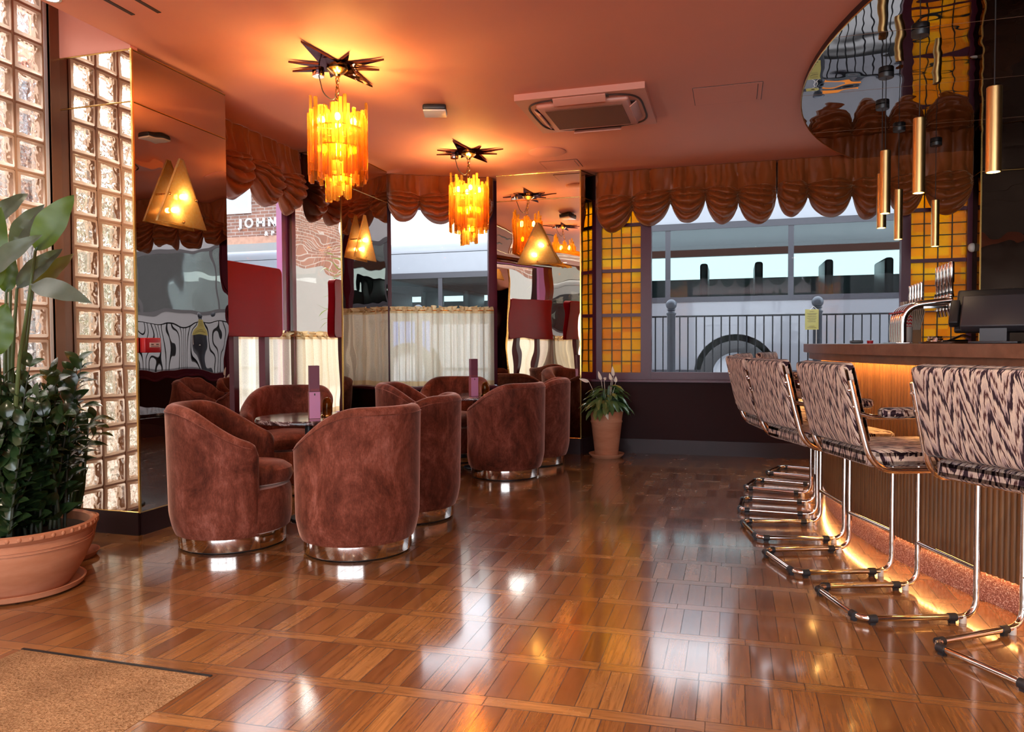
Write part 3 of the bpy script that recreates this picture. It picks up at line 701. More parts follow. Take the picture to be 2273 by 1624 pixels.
# ================================================================== CHANDELIERS
STAR = [(0.008, -0.423), (0.054, -0.083), (0.184, -0.181), (0.097, -0.043), (0.34, -0.036), (0.108, 0.014), (0.235, 0.112), (0.079, 0.061), (0.053, 0.375), (-0.029, 0.072), (-0.125, 0.135), (-0.079, 0.036), (-0.3, -0.03), (-0.094, -0.036), (-0.235, -0.176), (-0.065, -0.086)]
def make_chandelier(loc, label):
    root = thing('chandelier', label, 'chandelier', loc, 0, 'amber glass chandeliers')
    x0, y0 = 0, 0
    m = MB(); m.prism(STAR, -0.022, -0.010); m.cbox((0, 0, -0.005), (0.1, 0.1, 0.01)); m.build('star_plate', M['star_mirror'], root)
    m = MB(); m.lathe([(0.0, -0.075), (0.018, -0.073), (0.022, -0.06), (0.05, -0.045), (0.066, -0.03), (0.066, -0.022)], n=24); m.build('ceiling_rose', M['brass'], root)
    # chain
    ch = MB(); z = -0.075; k = 0
    while z > -0.315:
        ax = V((1, 0, 0)) if k % 2 == 0 else V((0, 1, 0))
        pts = [V((0, 0, z-0.019))+ax*(0.011*cos(2*PI*i/12))+V((0, 0, 0.021*sin(2*PI*i/12))) for i in range(12)]
        ch.tube(pts, 0.0035, 6, closed=True); z -= 0.033; k += 1
    ch.build('chain', M['brass'], root)
    w = MB(); w.tube(fillet([(0, 0, -0.09), (-0.03, 0.02, -0.22), (-0.10, 0.0, -0.17), (-0.14, 0.01, -0.03)], 0.06, 6), 0.0035, 6); w.build('cable', M['black'], root)
    j = MB(); j.lathe([(0.0, -0.05), (0.036, -0.05), (0.038, -0.04), (0.038, 0.0)], (-0.145, 0.02, 0), 20); j.build('junction_box', M['chrome'], root)
    # frame and rods: an outer and an inner tier hanging from square frames
    fr = MB()
    for hw, z in ((0.150, -0.40), (0.150, -0.52), (0.085, -0.70)):
        fr.tube([(hw*cos(2*PI*i/32), hw*sin(2*PI*i/32), z) for i in range(32)], 0.004, 6, closed=True)
    fr.cyl((0, 0, -0.31), (0, 0, -0.72), 0.008, 8)
    for a in range(4):
        an = a*PI/2+PI/4; fr.cyl((0, 0, -0.40), (0.15*cos(an), 0.15*sin(an), -0.40), 0.004, 6)
    fr.build('frame', M['brass'], root)
    rnd = random.Random(3)
    def rod(x, y, zt, ln, an):
        m = MB(); m.rbox((0, 0, -ln/2), (0.0225, 0.017, ln), 0.003, seg=1, mat=Matrix.Translation((x, y, zt)) @ Matrix.Rotation(an, 4, 'Z'))
        m.build('glass_rod', M['rod'], root)
    n = 46
    for i in range(n):                       # outer tier, a rounded square in plan
        a = 2*PI*i/n; q = max(abs(cos(a)), abs(sin(a)))
        rr = (0.160 if i % 2 else 0.172)*(1.0+0.12*(1/q-1)); x, y = rr*cos(a), rr*sin(a)
        step = abs(((a/(PI/2)) % 1)-0.5)*2                       # 1 at the corners of the square, 0 mid-side
        up = 0.02+0.17*rnd.random()*(0.35+0.65*(1-step))*(1 if rnd.random() > 0.35 else 0.35)
        rod(x, y, -0.355+up, 0.27+up+0.12*rnd.random(), a+PI/2)
    for i in range(28):                      # middle tier
        a = 2*PI*(i+0.4)/28; rod(0.118*cos(a), 0.118*sin(a), -0.50+0.03*rnd.random(), 0.20+0.08*rnd.random(), a+PI/2)
    for i in range(18):                      # lower tier
        a = 2*PI*(i+0.2)/18; rod(0.072*cos(a), 0.072*sin(a), -0.62, 0.17+0.07*rnd.random(), a+PI/2)
    for i in range(4):
        a = i*PI/2+0.5
        for z, r_ in ((-0.345, 0.095), (-0.525, 0.085), (-0.70, 0.03)):
            if z < -0.6 and i: continue
            b = MB(); b.sphere((r_*cos(a), r_*sin(a), z), 0.019, n=10, m=6, sc=(1, 1, 1.3)); b.build('bulb', M['bulb'], root)
    return root
make_chandelier((-2.375, 4.20, ZC), 'amber glass rod chandelier hanging over the nearer armchair group')
make_chandelier((-2.296, 6.40, ZC), 'amber glass rod chandelier hanging further back, before the corner window')

# ================================================================== WALL SCONCES
def sconce(loc, rz, label):
    """local +y points out of the wall, x along it"""
    root = thing('wall_sconce', label, 'wall light', loc, rz, 'triangular glass wall lights')
    def plate(y, h, wb, dx, name):
        m = MB(); tri = [(-wb+dx, -0.205), (wb+dx, -0.205), (0.012+dx, h), (-0.012+dx, h)]
        mt = Matrix(((1, 0, 0, 0), (0, 0, 1, y), (0, 1, 0, 0), (0, 0, 0, 1)))
        m.prism(tri, 0, 0.011, mat=mt); o = m.build(name, M['sconce_glass'], root)
        e = MB(); pts = [mt @ V((p[0], p[1], 0.0055)) for p in tri]; e.tube(pts, 0.0085, 6, closed=True); e.build('rolled_edge', M['sconce_glass'], o)
    plate(0.040, 0.205, 0.215, 0.0, 'glass_panel')
    b = MB(); b.box((-0.012, 0.0, -0.14), (0.02, 0.003, 0.02)); b.build('back_plate', M['brass'], root)
    for x, z in ((-0.032, -0.02), (0.042, -0.115)):
        s = MB(); s.cyl((x, 0.006, z), (x, 0.008, z), 0.012, 10); s.build('bulb_holder', M['brass'], root)
        s = MB(); s.sphere((x, 0.022, z), 0.0165, n=12, m=8); s.build('bulb', M['sconce_bulb'], root)
    for x, z in ((-0.115, -0.03), (0.115, -0.03), (0.0, -0.185)):
        s = MB(); s.cyl((x, 0.0, z), (x, 0.056, z), 0.006, 8); s.sphere((x, 0.058, z), 0.0095, n=8, m=6); s.build('stud', M['brass'], root)
sconce((XP+0.006, 3.905, 2.08), -PI/2, 'triangular amber glass wall light on the nearest left pillar, above the fire alarm point')
sconce((XP+0.006, 6.33, 2.13), -PI/2, 'triangular amber glass wall light on the middle pillar beside the corner window')
sconce((-1.905, 7.414, 2.15), PI, 'triangular amber glass wall light on the mirrored pillar left of the amber window')

# ================================================================== PENDANTS OVER THE BAR
def make_pendant(loc, z0, z1, label):
    root = thing('pendant_light', label, 'pendant light', loc, 0, 'brass tube pendants')
    m = MB(); m.lathe([(0.0, -0.03), (0.043, -0.03), (0.045, -0.027), (0.045, 0.0)], n=28); m.build('canopy', M['black'], root)
    zt, zb = z1-loc[2], z0-loc[2]
    m = MB(); m.cyl((0, 0, -0.03), (0, 0, zt), 0.0028, 8); m.build('cord', M['black'], root)
    m = MB(); m.lathe([(0.0, zt), (0.028, zt), (0.0315, zt-0.004), (0.0315, zb+0.001), (0.0295, zb), (0.0275, zb), (0.0275, zb+0.012)], n=32, cap=False); m.build('shade', M['brass_brushed'], root)
    m = MB(); m.lathe([(0.0, zb+0.012), (0.0275, zb+0.012)], n=20, cap=False); m.build('lens', M['pendant_led'], root)
    return root
PEND = [((1.127, 3.856), 1.885, 2.267, 'brass tube pendant nearest the camera, at the right edge'),
        ((0.981, 4.584), 1.94, 2.35, 'large brass tube pendant second from the right over the bar'),
        ((0.929, 5.238), 1.94, 2.338, 'brass tube pendant overlapping the one behind it, left end of the row'),
        ((1.029, 5.927), 1.945, 2.335, 'brass tube pendant between the overlapping pair and the amber window'),
        ((1.265, 6.581), 1.94, 2.335, 'brass tube pendant half hidden behind the overlapping one'),
        ((1.662, 7.160), 1.94, 2.335, 'farthest brass tube pendant, hanging before the right amber panes')]
for (x, y), z0, z1, lb in PEND: make_pendant((x, y, ZC-0.048), z0, z1, lb)

# ================================================================== CURTAINS
def festoon(name, p, q, nsw, label, drop=0.40, sag=0.17, ztop=ZC, seed=1, depth=0.11, ends=True):
    """velvet festoon blind from p to q (plan points, room on the right-hand side of p->q)"""
    p, q = V((p[0], p[1], 0)), V((q[0], q[1], 0)); d = (q-p); L = d.length; d.normalize(); n = V((d.y, -d.x, 0))
    rnd = random.Random(seed); offs = [rnd.uniform(-0.035, 0.035) for _ in range(nsw+1)]; sg = [sag*rnd.uniform(0.85, 1.15) for _ in range(nsw)]
    tg = 0.42
    ph = [rnd.uniform(0, 1) for _ in range(nsw)]; tl = [rnd.uniform(-0.10, 0.10) for _ in range(nsw)]; lop = [rnd.uniform(0.42, 0.58) for _ in range(nsw)]
    def ridge(v): return abs(sin(PI*v))**0.75                     # round folds with sharp valleys
    cw = [rnd.uniform(0.82, 1.18) for _ in range(nsw)]; tot = sum(cw); cuts = [sum(cw[:k])/tot for k in range(nsw+1)]
    def fn(u, t):
        i = 0
        while i < nsw-1 and u > cuts[i+1]: i += 1
        qq = min(1, max(0, (u-cuts[i])/(cuts[i+1]-cuts[i]))); sx = i+qq
        o = offs[i]*(1-qq)+offs[i+1]*qq
        c = lop[i]; w_ = qq/c if qq < c else (1-qq)/(1-c)         # 0 at the gathers, 1 at the belly
        b = 1-(1-w_)**2; bb = b**0.62
        D = (drop+o)*0.86+(sg[i]+0.14*drop)*bb                     # lower edge: cusps at the gathers
        e = min(qq, 1-qq)
        nz = mnoise.noise(V((sx*1.7, t*4, seed*3.1))); nz2 = mnoise.noise(V((sx*4.3+7, t*8, seed*1.7)))
        zg = (drop+o)*(0.56+0.06*(1-bb))+0.02*nz
        if t < tg:
            tt = t/tg; z = -zg*tt
            pl = ridge(sx*2.0+0.35*mnoise.noise(V((sx*1.3, 0, seed)))+0.12*nz)*0.62+0.38*ridge(sx*3.3+0.3*nz)
            fold = 0.055*pl*(0.6+0.4*tt)
            pin = math.exp(-(e/(0.02+0.20*tt))**2)*tt**3
            y = 0.012+fold*(1-0.7*pin)+0.040*tt**2*bb
        else:
            ss = (t-tg)/(1-tg); z = -(zg+(D-zg)*ss)
            bulge = sin(PI*(0.03+0.95*ss))**0.8; pl = ridge(sx*2.0+0.35*mnoise.noise(V((sx*1.3, 0, seed)))+0.12*nz)*0.62+0.38*ridge(sx*3.3+0.3*nz)
            nf = 4.0+1.2*ph[i]
            v = nf*ss**0.9+ph[i]+tl[i]*13*(qq-0.5)+0.38*nz+0.10*nz2
            rid = ridge(v)
            pin = math.exp(-(e/0.085)**2)
            y = 0.012+0.055*pl*(1-ss)**2.2*(1-0.7*math.exp(-(e/0.22)**2))+0.040*bb*(1-ss)**2+bulge*(depth*(0.42+0.58*bb))*(1-0.50*pin)
            y += (0.052*rid-0.024)*(0.22+0.78*bb)*(0.4+0.6*bulge)
            y += pin*0.016*sin(2*PI*(6*ss+0.6*nz2))+0.010*nz2*bulge
            z += -0.016*(rid-0.5)*bb
            if ss > 0.92: y -= (ss-0.92)/0.08*0.05*bb
        x = u*L+0.014*nz2*min(1, t*2)*(4*e if e < 0.25 else 1)
        if ends:
            en = min(u, 1-u)*L
            if en < 0.04: y *= 0.4+0.6*en/0.04
        return p+d*x+n*y+V((0, 0, ztop-0.006+z))
    m = MB(); m.grid(fn, nsw*34, 84)
    root = m.build(name, M['festoon'], merge=False)
    md = root.modifiers.new('cloth_thickness', 'SOLIDIFY'); md.thickness = 0.004; md.offset = 1
    tag(root, label, 'festoon blind', 'rust velvet festoon blinds')
    hb = MB(); hb.add([p+n*0.002+V((0, 0, ztop-0.03)), q+n*0.002+V((0, 0, ztop-0.03)), q+n*0.008+V((0, 0, ztop-0.03)), p+n*0.008+V((0, 0, ztop-0.03)), p+n*0.002+V((0, 0, ztop-0.002)), q+n*0.002+V((0, 0, ztop-0.002)), q+n*0.008+V((0, 0, ztop-0.002)), p+n*0.008+V((0, 0, ztop-0.002))],
                      [(0, 1, 2, 3), (4, 7, 6, 5), (0, 4, 5, 1), (1, 5, 6, 2), (2, 6, 7, 3), (3, 7, 4, 0)])
    hb.build('headrail', M['plum'], root)
    return root
festoon('festoon_blind', (-1.345, 7.60), (0.40, 7.60), 5, 'rust velvet festoon blind over the left half of the back window, against the mirrored pillar', drop=0.40, sag=0.17, seed=2)
festoon('festoon_blind', (0.41, 7.60), (2.06, 7.60), 5, 'rust velvet festoon blind over the right half of the back window, above the bar', drop=0.38, sag=0.17, seed=5)
festoon('festoon_blind', (-3.78, 4.42), (-3.78, 5.95), 4, 'rust velvet festoon blind over the side window with the red board', drop=0.42, sag=0.17, seed=9)
festoon('festoon_blind', (-3.40, 6.99), (-2.42, 7.50), 3, 'rust velvet festoon blind over the corner window between two mirrored pillars', drop=0.34, sag=0.15, seed=14)

def cafe_curtain(p, q, zb, zt, label, seed, npl):
    p, q = V((p[0], p[1], 0)), V((q[0], q[1], 0)); d = q-p; L = d.length; d.normalize(); n = V((d.y, -d.x, 0))
    root = thing('cafe_curtain', label, 'curtain', (0, 0, 0), 0, 'sheer cafe curtains')
    def base(u, z):
        a = 2*PI*npl*u+1.6*mnoise.noise(V((u*9, seed, 0)))
        amp = 0.026+0.016*mnoise.noise(V((u*6, z*1.2, seed)))
        return p+d*(u*L)+n*(0.045+amp*sin(a+0.5*mnoise.noise(V((u*4, z*2.5, seed+4))))+0.006*sin(2.7*a))+V((0, 0, z))
    hem = 0.05
    m = MB(); m.grid(lambda u, t: base(u, zb+hem+(zt-0.03-zb-hem)*t), npl*14, 14); o = m.build('sheer_panel', M['sheer'], root, merge=False)
    m = MB(); m.grid(lambda u, t: base(u, zb+hem*t), npl*14, 2); m.build('bottom_hem', M['hem'], root, merge=False)
    m = MB(); m.grid(lambda u, t: base(u, zt-0.03+0.028*t), npl*14, 2); m.build('top_band', M['hem'], root, merge=False)
    # gathered ruffle above the rod
    rr = random.Random(seed); m = MB()
    def ruf(u, t):
        f = 2*PI*npl*2.2*u
        b = base(u, zt)
        return b+n*(0.036*t*sin(f+2*mnoise.noise(V((u*20, t, seed))))+0.016*t*sin(2.3*f))+d*(0.022*t*cos(f*1.3))+V((0, 0, 0.052*t*(0.75+0.5*mnoise.noise(V((u*30, 0, seed))))))
    m.grid(ruf, npl*26, 5); m.build('ruffle', M['hem'], root, merge=False)
    k = MB(); k.cyl(p+n*0.045+V((0, 0, zt)), q+n*0.045+V((0, 0, zt)), 0.006, 8); k.build('rod', M['brass'], root)
cafe_curtain((-3.89, 4.42), (-3.89, 5.965), 0.45, 1.205, 'pale sheer half curtain across the side window under the red board', 3, 11)
cafe_curtain((-3.395, 7.02), (-2.43, 7.51), 0.69, 1.475, 'pale sheer half curtain across the corner window between the mirrored pillars', 8, 9)

# red lacquer board on legs in front of the side window
def red_board():
    root = thing('red_screen', 'glossy red board with rounded corners on two legs before the side window', 'screen', (-3.72, 5.05, 0))
    pts = [(-0.43, 1.19), (0.49-0.05, 1.19)]; pts += [(0.44+0.05*sin(a), 1.24-0.05*cos(a)) for a in [PI/2*i/6 for i in range(7)]]
    pts += [(0.44+0.05*cos(a), 1.72+0.05*sin(a)) for a in [PI/2*i/6 for i in range(7)]]; pts += [(-0.38+0.05*cos(a), 1.72+0.05*sin(a)) for a in [PI/2+PI/2*i/6 for i in range(7)]]
    mt = Matrix(((0, 0, 1, 0), (1, 0, 0, 0), (0, 1, 0, 0), (0, 0, 0, 1)))
    m = MB(); m.prism(pts, -0.04, 0.04, mat=mt); o = m.build('board', M['red_panel'], root)
    md = o.modifiers.new('soft_edge', 'BEVEL'); md.width = 0.006; md.segments = 2; md.limit_method = 'ANGLE'
    for y in (-0.125, 0.275):
        l = MB(); l.box((-0.03, y-0.03, 0.0), (0.03, y+0.03, 1.20)); l.build('leg', M['frame'], root)
red_board()

# fire-alarm call point
root = thing('fire_alarm_call_point', 'small red fire alarm call point box on the nearest mirrored pillar', 'alarm', (XP+0.006, 3.65, 1.125))
m = MB(); m.rbox((0.02, 0, 0), (0.04, 0.13, 0.088), 0.005); m.build('box', M['red_plastic'], root)
m = MB(); m.box((0.040, -0.03, -0.012), (0.0425, 0.05, 0.016)); m.build('break_glass', M['white_plastic'], root)
m = MB(); m.box((0.0425, -0.02, 0.002), (0.0435, 0.0, 0.008)); m.box((0.0425, 0.02, 0.002), (0.0435, 0.04, 0.008)); m.box((0.0425, -0.02, -0.007), (0.0435, 0.04, -0.004)); m.build('marking', M['ink'], root)

# ================================================================== TUB CHAIRS AND TABLES
def make_tub_chair():
    root = thing('tub_chair', 'x', 'armchair', (0, 0, 0), 0, 'brown velvet tub chairs')
    # barrel shell, open towards +x
    ph0 = math.radians(52)
    def ztop(ph):
        t = (1-cos(ph))/2; t = max(0, min(1, (t-0.16)/0.74)); t = t*t*(3-2*t)
        return 0.595+0.207*t
    NU, NV = 60, 22
    def prof(ph, k):
        """k 0..1 : outside bottom -> rim -> inside bottom"""
        zt = ztop(ph); th = 0.088
        def rout(z): return 0.302+0.034*min(1, max(0, (z-0.082)/0.12))**0.6+0.012*((z-0.2)/0.6 if z > 0.2 else 0)
        if k < 0.48:
            z = 0.084+(zt-0.045-0.084)*(k/0.48); return rout(z), z
        if k < 0.64:
            a = (k-0.48)/0.16*PI; rc = rout(zt-0.045)-th/2
            return rc+th/2*cos(a), zt-0.045+0.045*sin(a)
        z = zt-0.045-(zt-0.045-0.36)*((k-0.64)/0.36); return rout(zt-0.045)-th-0.01*((k-0.64)/0.36), z
    def shell(u, k):
        ph = ph0+(2*PI-2*ph0)*u
        r, z = prof(ph, k)
        e = min(u, 1-u)/0.045                                  # rounded front ends
        if e < 1:
            zt = ztop(ph); f = math.sqrt(max(0, 1-(1-e)**2)); rc = 0.300
            r = rc+(r-rc)*(0.25+0.75*f)
            if z > zt-0.10: z = (zt-0.10)+(z-(zt-0.10))*(0.35+0.65*f)
        a = ph
        return (r*cos(a), r*sin(a), z)
    m = MB(); m.grid(shell, NU, NV*2)
    for uu in (0.0, 1.0):
        pts = [shell(uu, k/(NV*2)) for k in range(NV*2+1)]; c = V((0, 0, 0))
        m.add(pts, [tuple(range(len(pts)))], smooth=False)
    m.build('shell', M['velvet'], root)
    # drum under the cushion, cushion
    m = MB(); m.lathe([(0.0, 0.086), (0.285, 0.086), (0.312, 0.100), (0.322, 0.15), (0.325, 0.22), (0.322, 0.31), (0.312, 0.335), (0.0, 0.34)], n=48, cap=False); m.build('drum', M['velvet'], root)
    m = MB(); m.lathe([(0.0, 0.338), (0.24, 0.338), (0.275, 0.352), (0.290, 0.388), (0.283, 0.425), (0.25, 0.452), (0.12, 0.468), (0.0, 0.470)], n=44, cap=False)
    for i, v in enumerate(m.v):
        x, y, z = v; k = 1.16 if x > 0 else 0.86
        m.v[i] = (x*k*(1 if x > 0 else 1), y*0.86, z)
    m.build('seat_cushion', M['velvet'], root)
    m = MB(); m.lathe([(0.275, 0.012), (0.290, 0.012), (0.2915, 0.015), (0.2915, 0.087), (0.27, 0.087)], n=56, cap=False); m.build('base_ring', M['chrome'], root)
    m = MB(); m.lathe([(0.0, 0.0), (0.268, 0.0), (0.272, 0.004), (0.272, 0.014), (0.0, 0.014)], n=40, cap=False); m.build('shadow_gap', M['black'], root)  # black disc drawn for the shadow gap under the ring
    pip = MB(); pip.tube([(lambda a: (prof(a, 0.485)[0]*cos(a)*1.002, prof(a, 0.485)[0]*sin(a)*1.002, prof(a, 0.485)[1]))(ph0+0.16+(2*PI-2*ph0-0.32)*i/50) for i in range(51)], 0.0035, 6)
    pip.build('piping', M['velvet'], root)
    return root
TABLES = [(-2.62, 4.22), (-2.22, 6.38)]
def make_table():
    root = thing('bistro_table', 'x', 'table', (0, 0, 0), 0, 'round marble tables')
    m = MB(); m.lathe([(0.0, 0.630), (0.315, 0.630), (0.330, 0.636), (0.332, 0.648), (0.326, 0.660), (0.0, 0.662)], n=56, cap=False); m.build('tabletop', M['marble'], root)
    m = MB(); m.lathe([(0.0, 0.012), (0.028, 0.012), (0.026, 0.05), (0.026, 0.60), (0.06, 0.63), (0.0, 0.63)], n=24, cap=False); m.build('pedestal', M['black'], root)
    m = MB(); m.lathe([(0.0, 0.0), (0.125, 0.0), (0.13, 0.006), (0.125, 0.014), (0.05, 0.03), (0.0, 0.032)], n=40, cap=False); m.build('foot', M['iron'], root)
    return root
tb = make_table()
for i, (x, y) in enumerate(TABLES):
    t = tb if i == 0 else copy_tree(tb)
    t.location = (x, y, 0); t.rotation_euler.z = 0.6*i
    t['label'] = ('round dark marble table among the nearer four velvet armchairs', 'round dark marble table among the farther armchairs by the corner window')[i]
ch = make_tub_chair()
CH = [((-2.735, 3.60), 0, math.radians(25), 'velvet tub chair nearest the left pillar, back to the camera'),
      ((-1.975, 3.665), 0, math.radians(160), 'nearest velvet tub chair, seen squarely from behind in the middle foreground'),
      ((-3.31, 5.02), 0, math.radians(-72), 'velvet tub chair facing us across the near table, before the sheer curtain and red board'),
      ((-2.03, 4.46), 0, math.radians(188), 'velvet tub chair partly hidden behind the nearest one, on its right'),
      ((-1.86, 6.06), 1, math.radians(158), 'velvet tub chair of the far group seen from behind, its chrome ring plain to see'),
      ((-1.80, 6.80), 1, math.radians(192), 'velvet tub chair of the far group against the mirrored pillar'),
      ((-2.60, 6.78), 1, math.radians(-84), 'velvet tub chair facing us across the far table, under the corner window'),
      ((-2.56, 5.80), 1, math.radians(15), 'velvet tub chair left of the far table, its pointed back above the others')]
for i, (p, ti, a, lb) in enumerate(CH):
    c = ch if i == 0 else copy_tree(ch)
    tx, ty = TABLES[ti]
    c.location = (p[0], p[1], 0); c.rotation_euler.z = math.atan2(ty-p[1], tx-p[0]) if a is None else a
    c['label'] = lb
# menu holders and amber candle glasses
def menu_holder(x, y, rz, label):
    root = thing('menu_holder', label, 'menu', (x, y, 0.662), rz, 'upright table menus')
    w_ = 0.066
    for i, (col, a) in enumerate((('menu_pink', 0.0), ('menu_red', PI/2), ('menu_pink', PI), ('menu_red', -PI/2))):
        mt = Matrix.Rotation(a, 4, 'Z')
        m = MB(); m.box((-w_/2, -w_/2-0.001, 0.0), (w_/2, -w_/2+0.001, 0.165), mat=mt); o = m.build('holder_side', M[col], root)
        m = MB(); m.box((-0.004, -w_/2-0.0016, 0.144), (0.004, -w_/2-0.001, 0.157), mat=mt); m.build('emblem', M['ink'], o)
        m = MB(); m.box((-w_/2+0.002, -w_/2+0.003, 0.005), (w_/2-0.002, -w_/2+0.005, 0.330), mat=mt); o = m.build('menu_card', M['menu_dark'], root)
        m = MB()
        for k in range(6): m.box((-0.024+k*0.009, -w_/2+0.0024, 0.172), (-0.024+k*0.009+0.005, -w_/2+0.003, 0.186), mat=mt)
        m.build('lettering', M['menu_red'], o)
menu_holder(-2.525, 4.13, math.radians(38), 'tall pink and plum menu block standing on the nearer marble table')
menu_holder(-2.21, 6.25, math.radians(38), 'tall pink and plum menu block standing on the farther marble table')
def candle(x, y, label):
    root = thing('candle_holder', label, 'candle holder', (x, y, 0.662), 0, 'amber candle glasses')
    m = MB(); m.lathe([(0.0, 0.0), (0.040, 0.0), (0.042, 0.004), (0.040, 0.012), (0.0, 0.012)], n=28, cap=False); m.build('base', M['brass'], root)
    m = MB(); m.lathe([(0.030, 0.0125), (0.032, 0.05), (0.0315, 0.085), (0.026, 0.108), (0.015, 0.120), (0.0, 0.124)], n=28, cap=False); m.build('glass_dome', M['tortoise'], root)
candle(-2.50, 4.245, 'tortoiseshell amber glass dome beside the menu on the nearer table')
candle(-2.13, 6.34, 'tortoiseshell amber glass dome beside the menu on the farther table')

# ================================================================== BAR
BC = (4.57, 5.40)
def bpt(r, y): return (BC[0]-math.sqrt(r*r-(y-BC[1])**2), y)
def bang(r, a): return (BC[0]-r*cos(a), BC[1]+r*sin(a))
A0, A1 = math.radians(-56), math.radians(31)
def bar_counter():
    root = thing('bar_counter', 'curved reeded timber bar front with a pink glitter kick plate', 'bar', (0, 0, 0))
    # reeded front
    n = 205; m = MB(); ring = []
    for i in range(n):
        for k in range(6):
            f = k/6; a = A0+(A1-A0)*(i+f)/n; ring.append(bang(3.958+0.013*math.sqrt(max(0, 1-(2*f-1)**2)), a))
    vs = [(x, y, 0.135) for x, y in ring]+[(x, y, 1.055) for x, y in ring]; N = len(ring)
    m.add(vs, [(i, i+1, N+i+1, N+i) for i in range(N-1)], smooth=True)
    m.build('reeded_front', M['reed'], root, merge=False)
    def band(r0, r1, z0, z1, name, mat, a0=A0, a1=A1, ns=90, smooth=True, par=root):
        m = MB(); o = [bang(r0, a0+(a1-a0)*i/ns) for i in range(ns+1)]; q = [bang(r1, a0+(a1-a0)*i/ns) for i in range(ns+1)]
        k = ns+1
        vs = [(x, y, z0) for x, y in o]+[(x, y, z1) for x, y in o]+[(x, y, z1) for x, y in q]+[(x, y, z0) for x, y in q]
        fs = []
        for i in range(ns):
            for b in range(4): c = (b+1) % 4; fs.append((b*k+i, b*k+i+1, c*k+i+1, c*k+i))
        fs += [(0, k, 2*k, 3*k), (ns, 3*k+ns, 2*k+ns, k+ns)]
        m.add(vs, fs, smooth=False); ob = m.build(name, mat, par)
        return ob
    band(3.918, 3.90, 0.0, 1.0, 'carcass', M['plum'])
    band(3.938, 3.92, 0.0, 0.16, 'kick_plate', M['glitter'])
    band(4.055, 4.043, 1.012, 1.056, 'cornice', M['bartop'])
    band(4.030, 4.012, 1.044, 1.050, 'led_strip', M['led'])
    band(3.952, 3.942, 0.142, 0.148, 'led_strip', M['led_low'])
    top = band(4.09, 3.33, 1.056, 1.112, 'worktop', M['bartop'], par=None)
    tag(top, 'long curved brown veneer counter top lying on the reeded bar', 'worktop')
bar_counter()
ZB = 1.1125
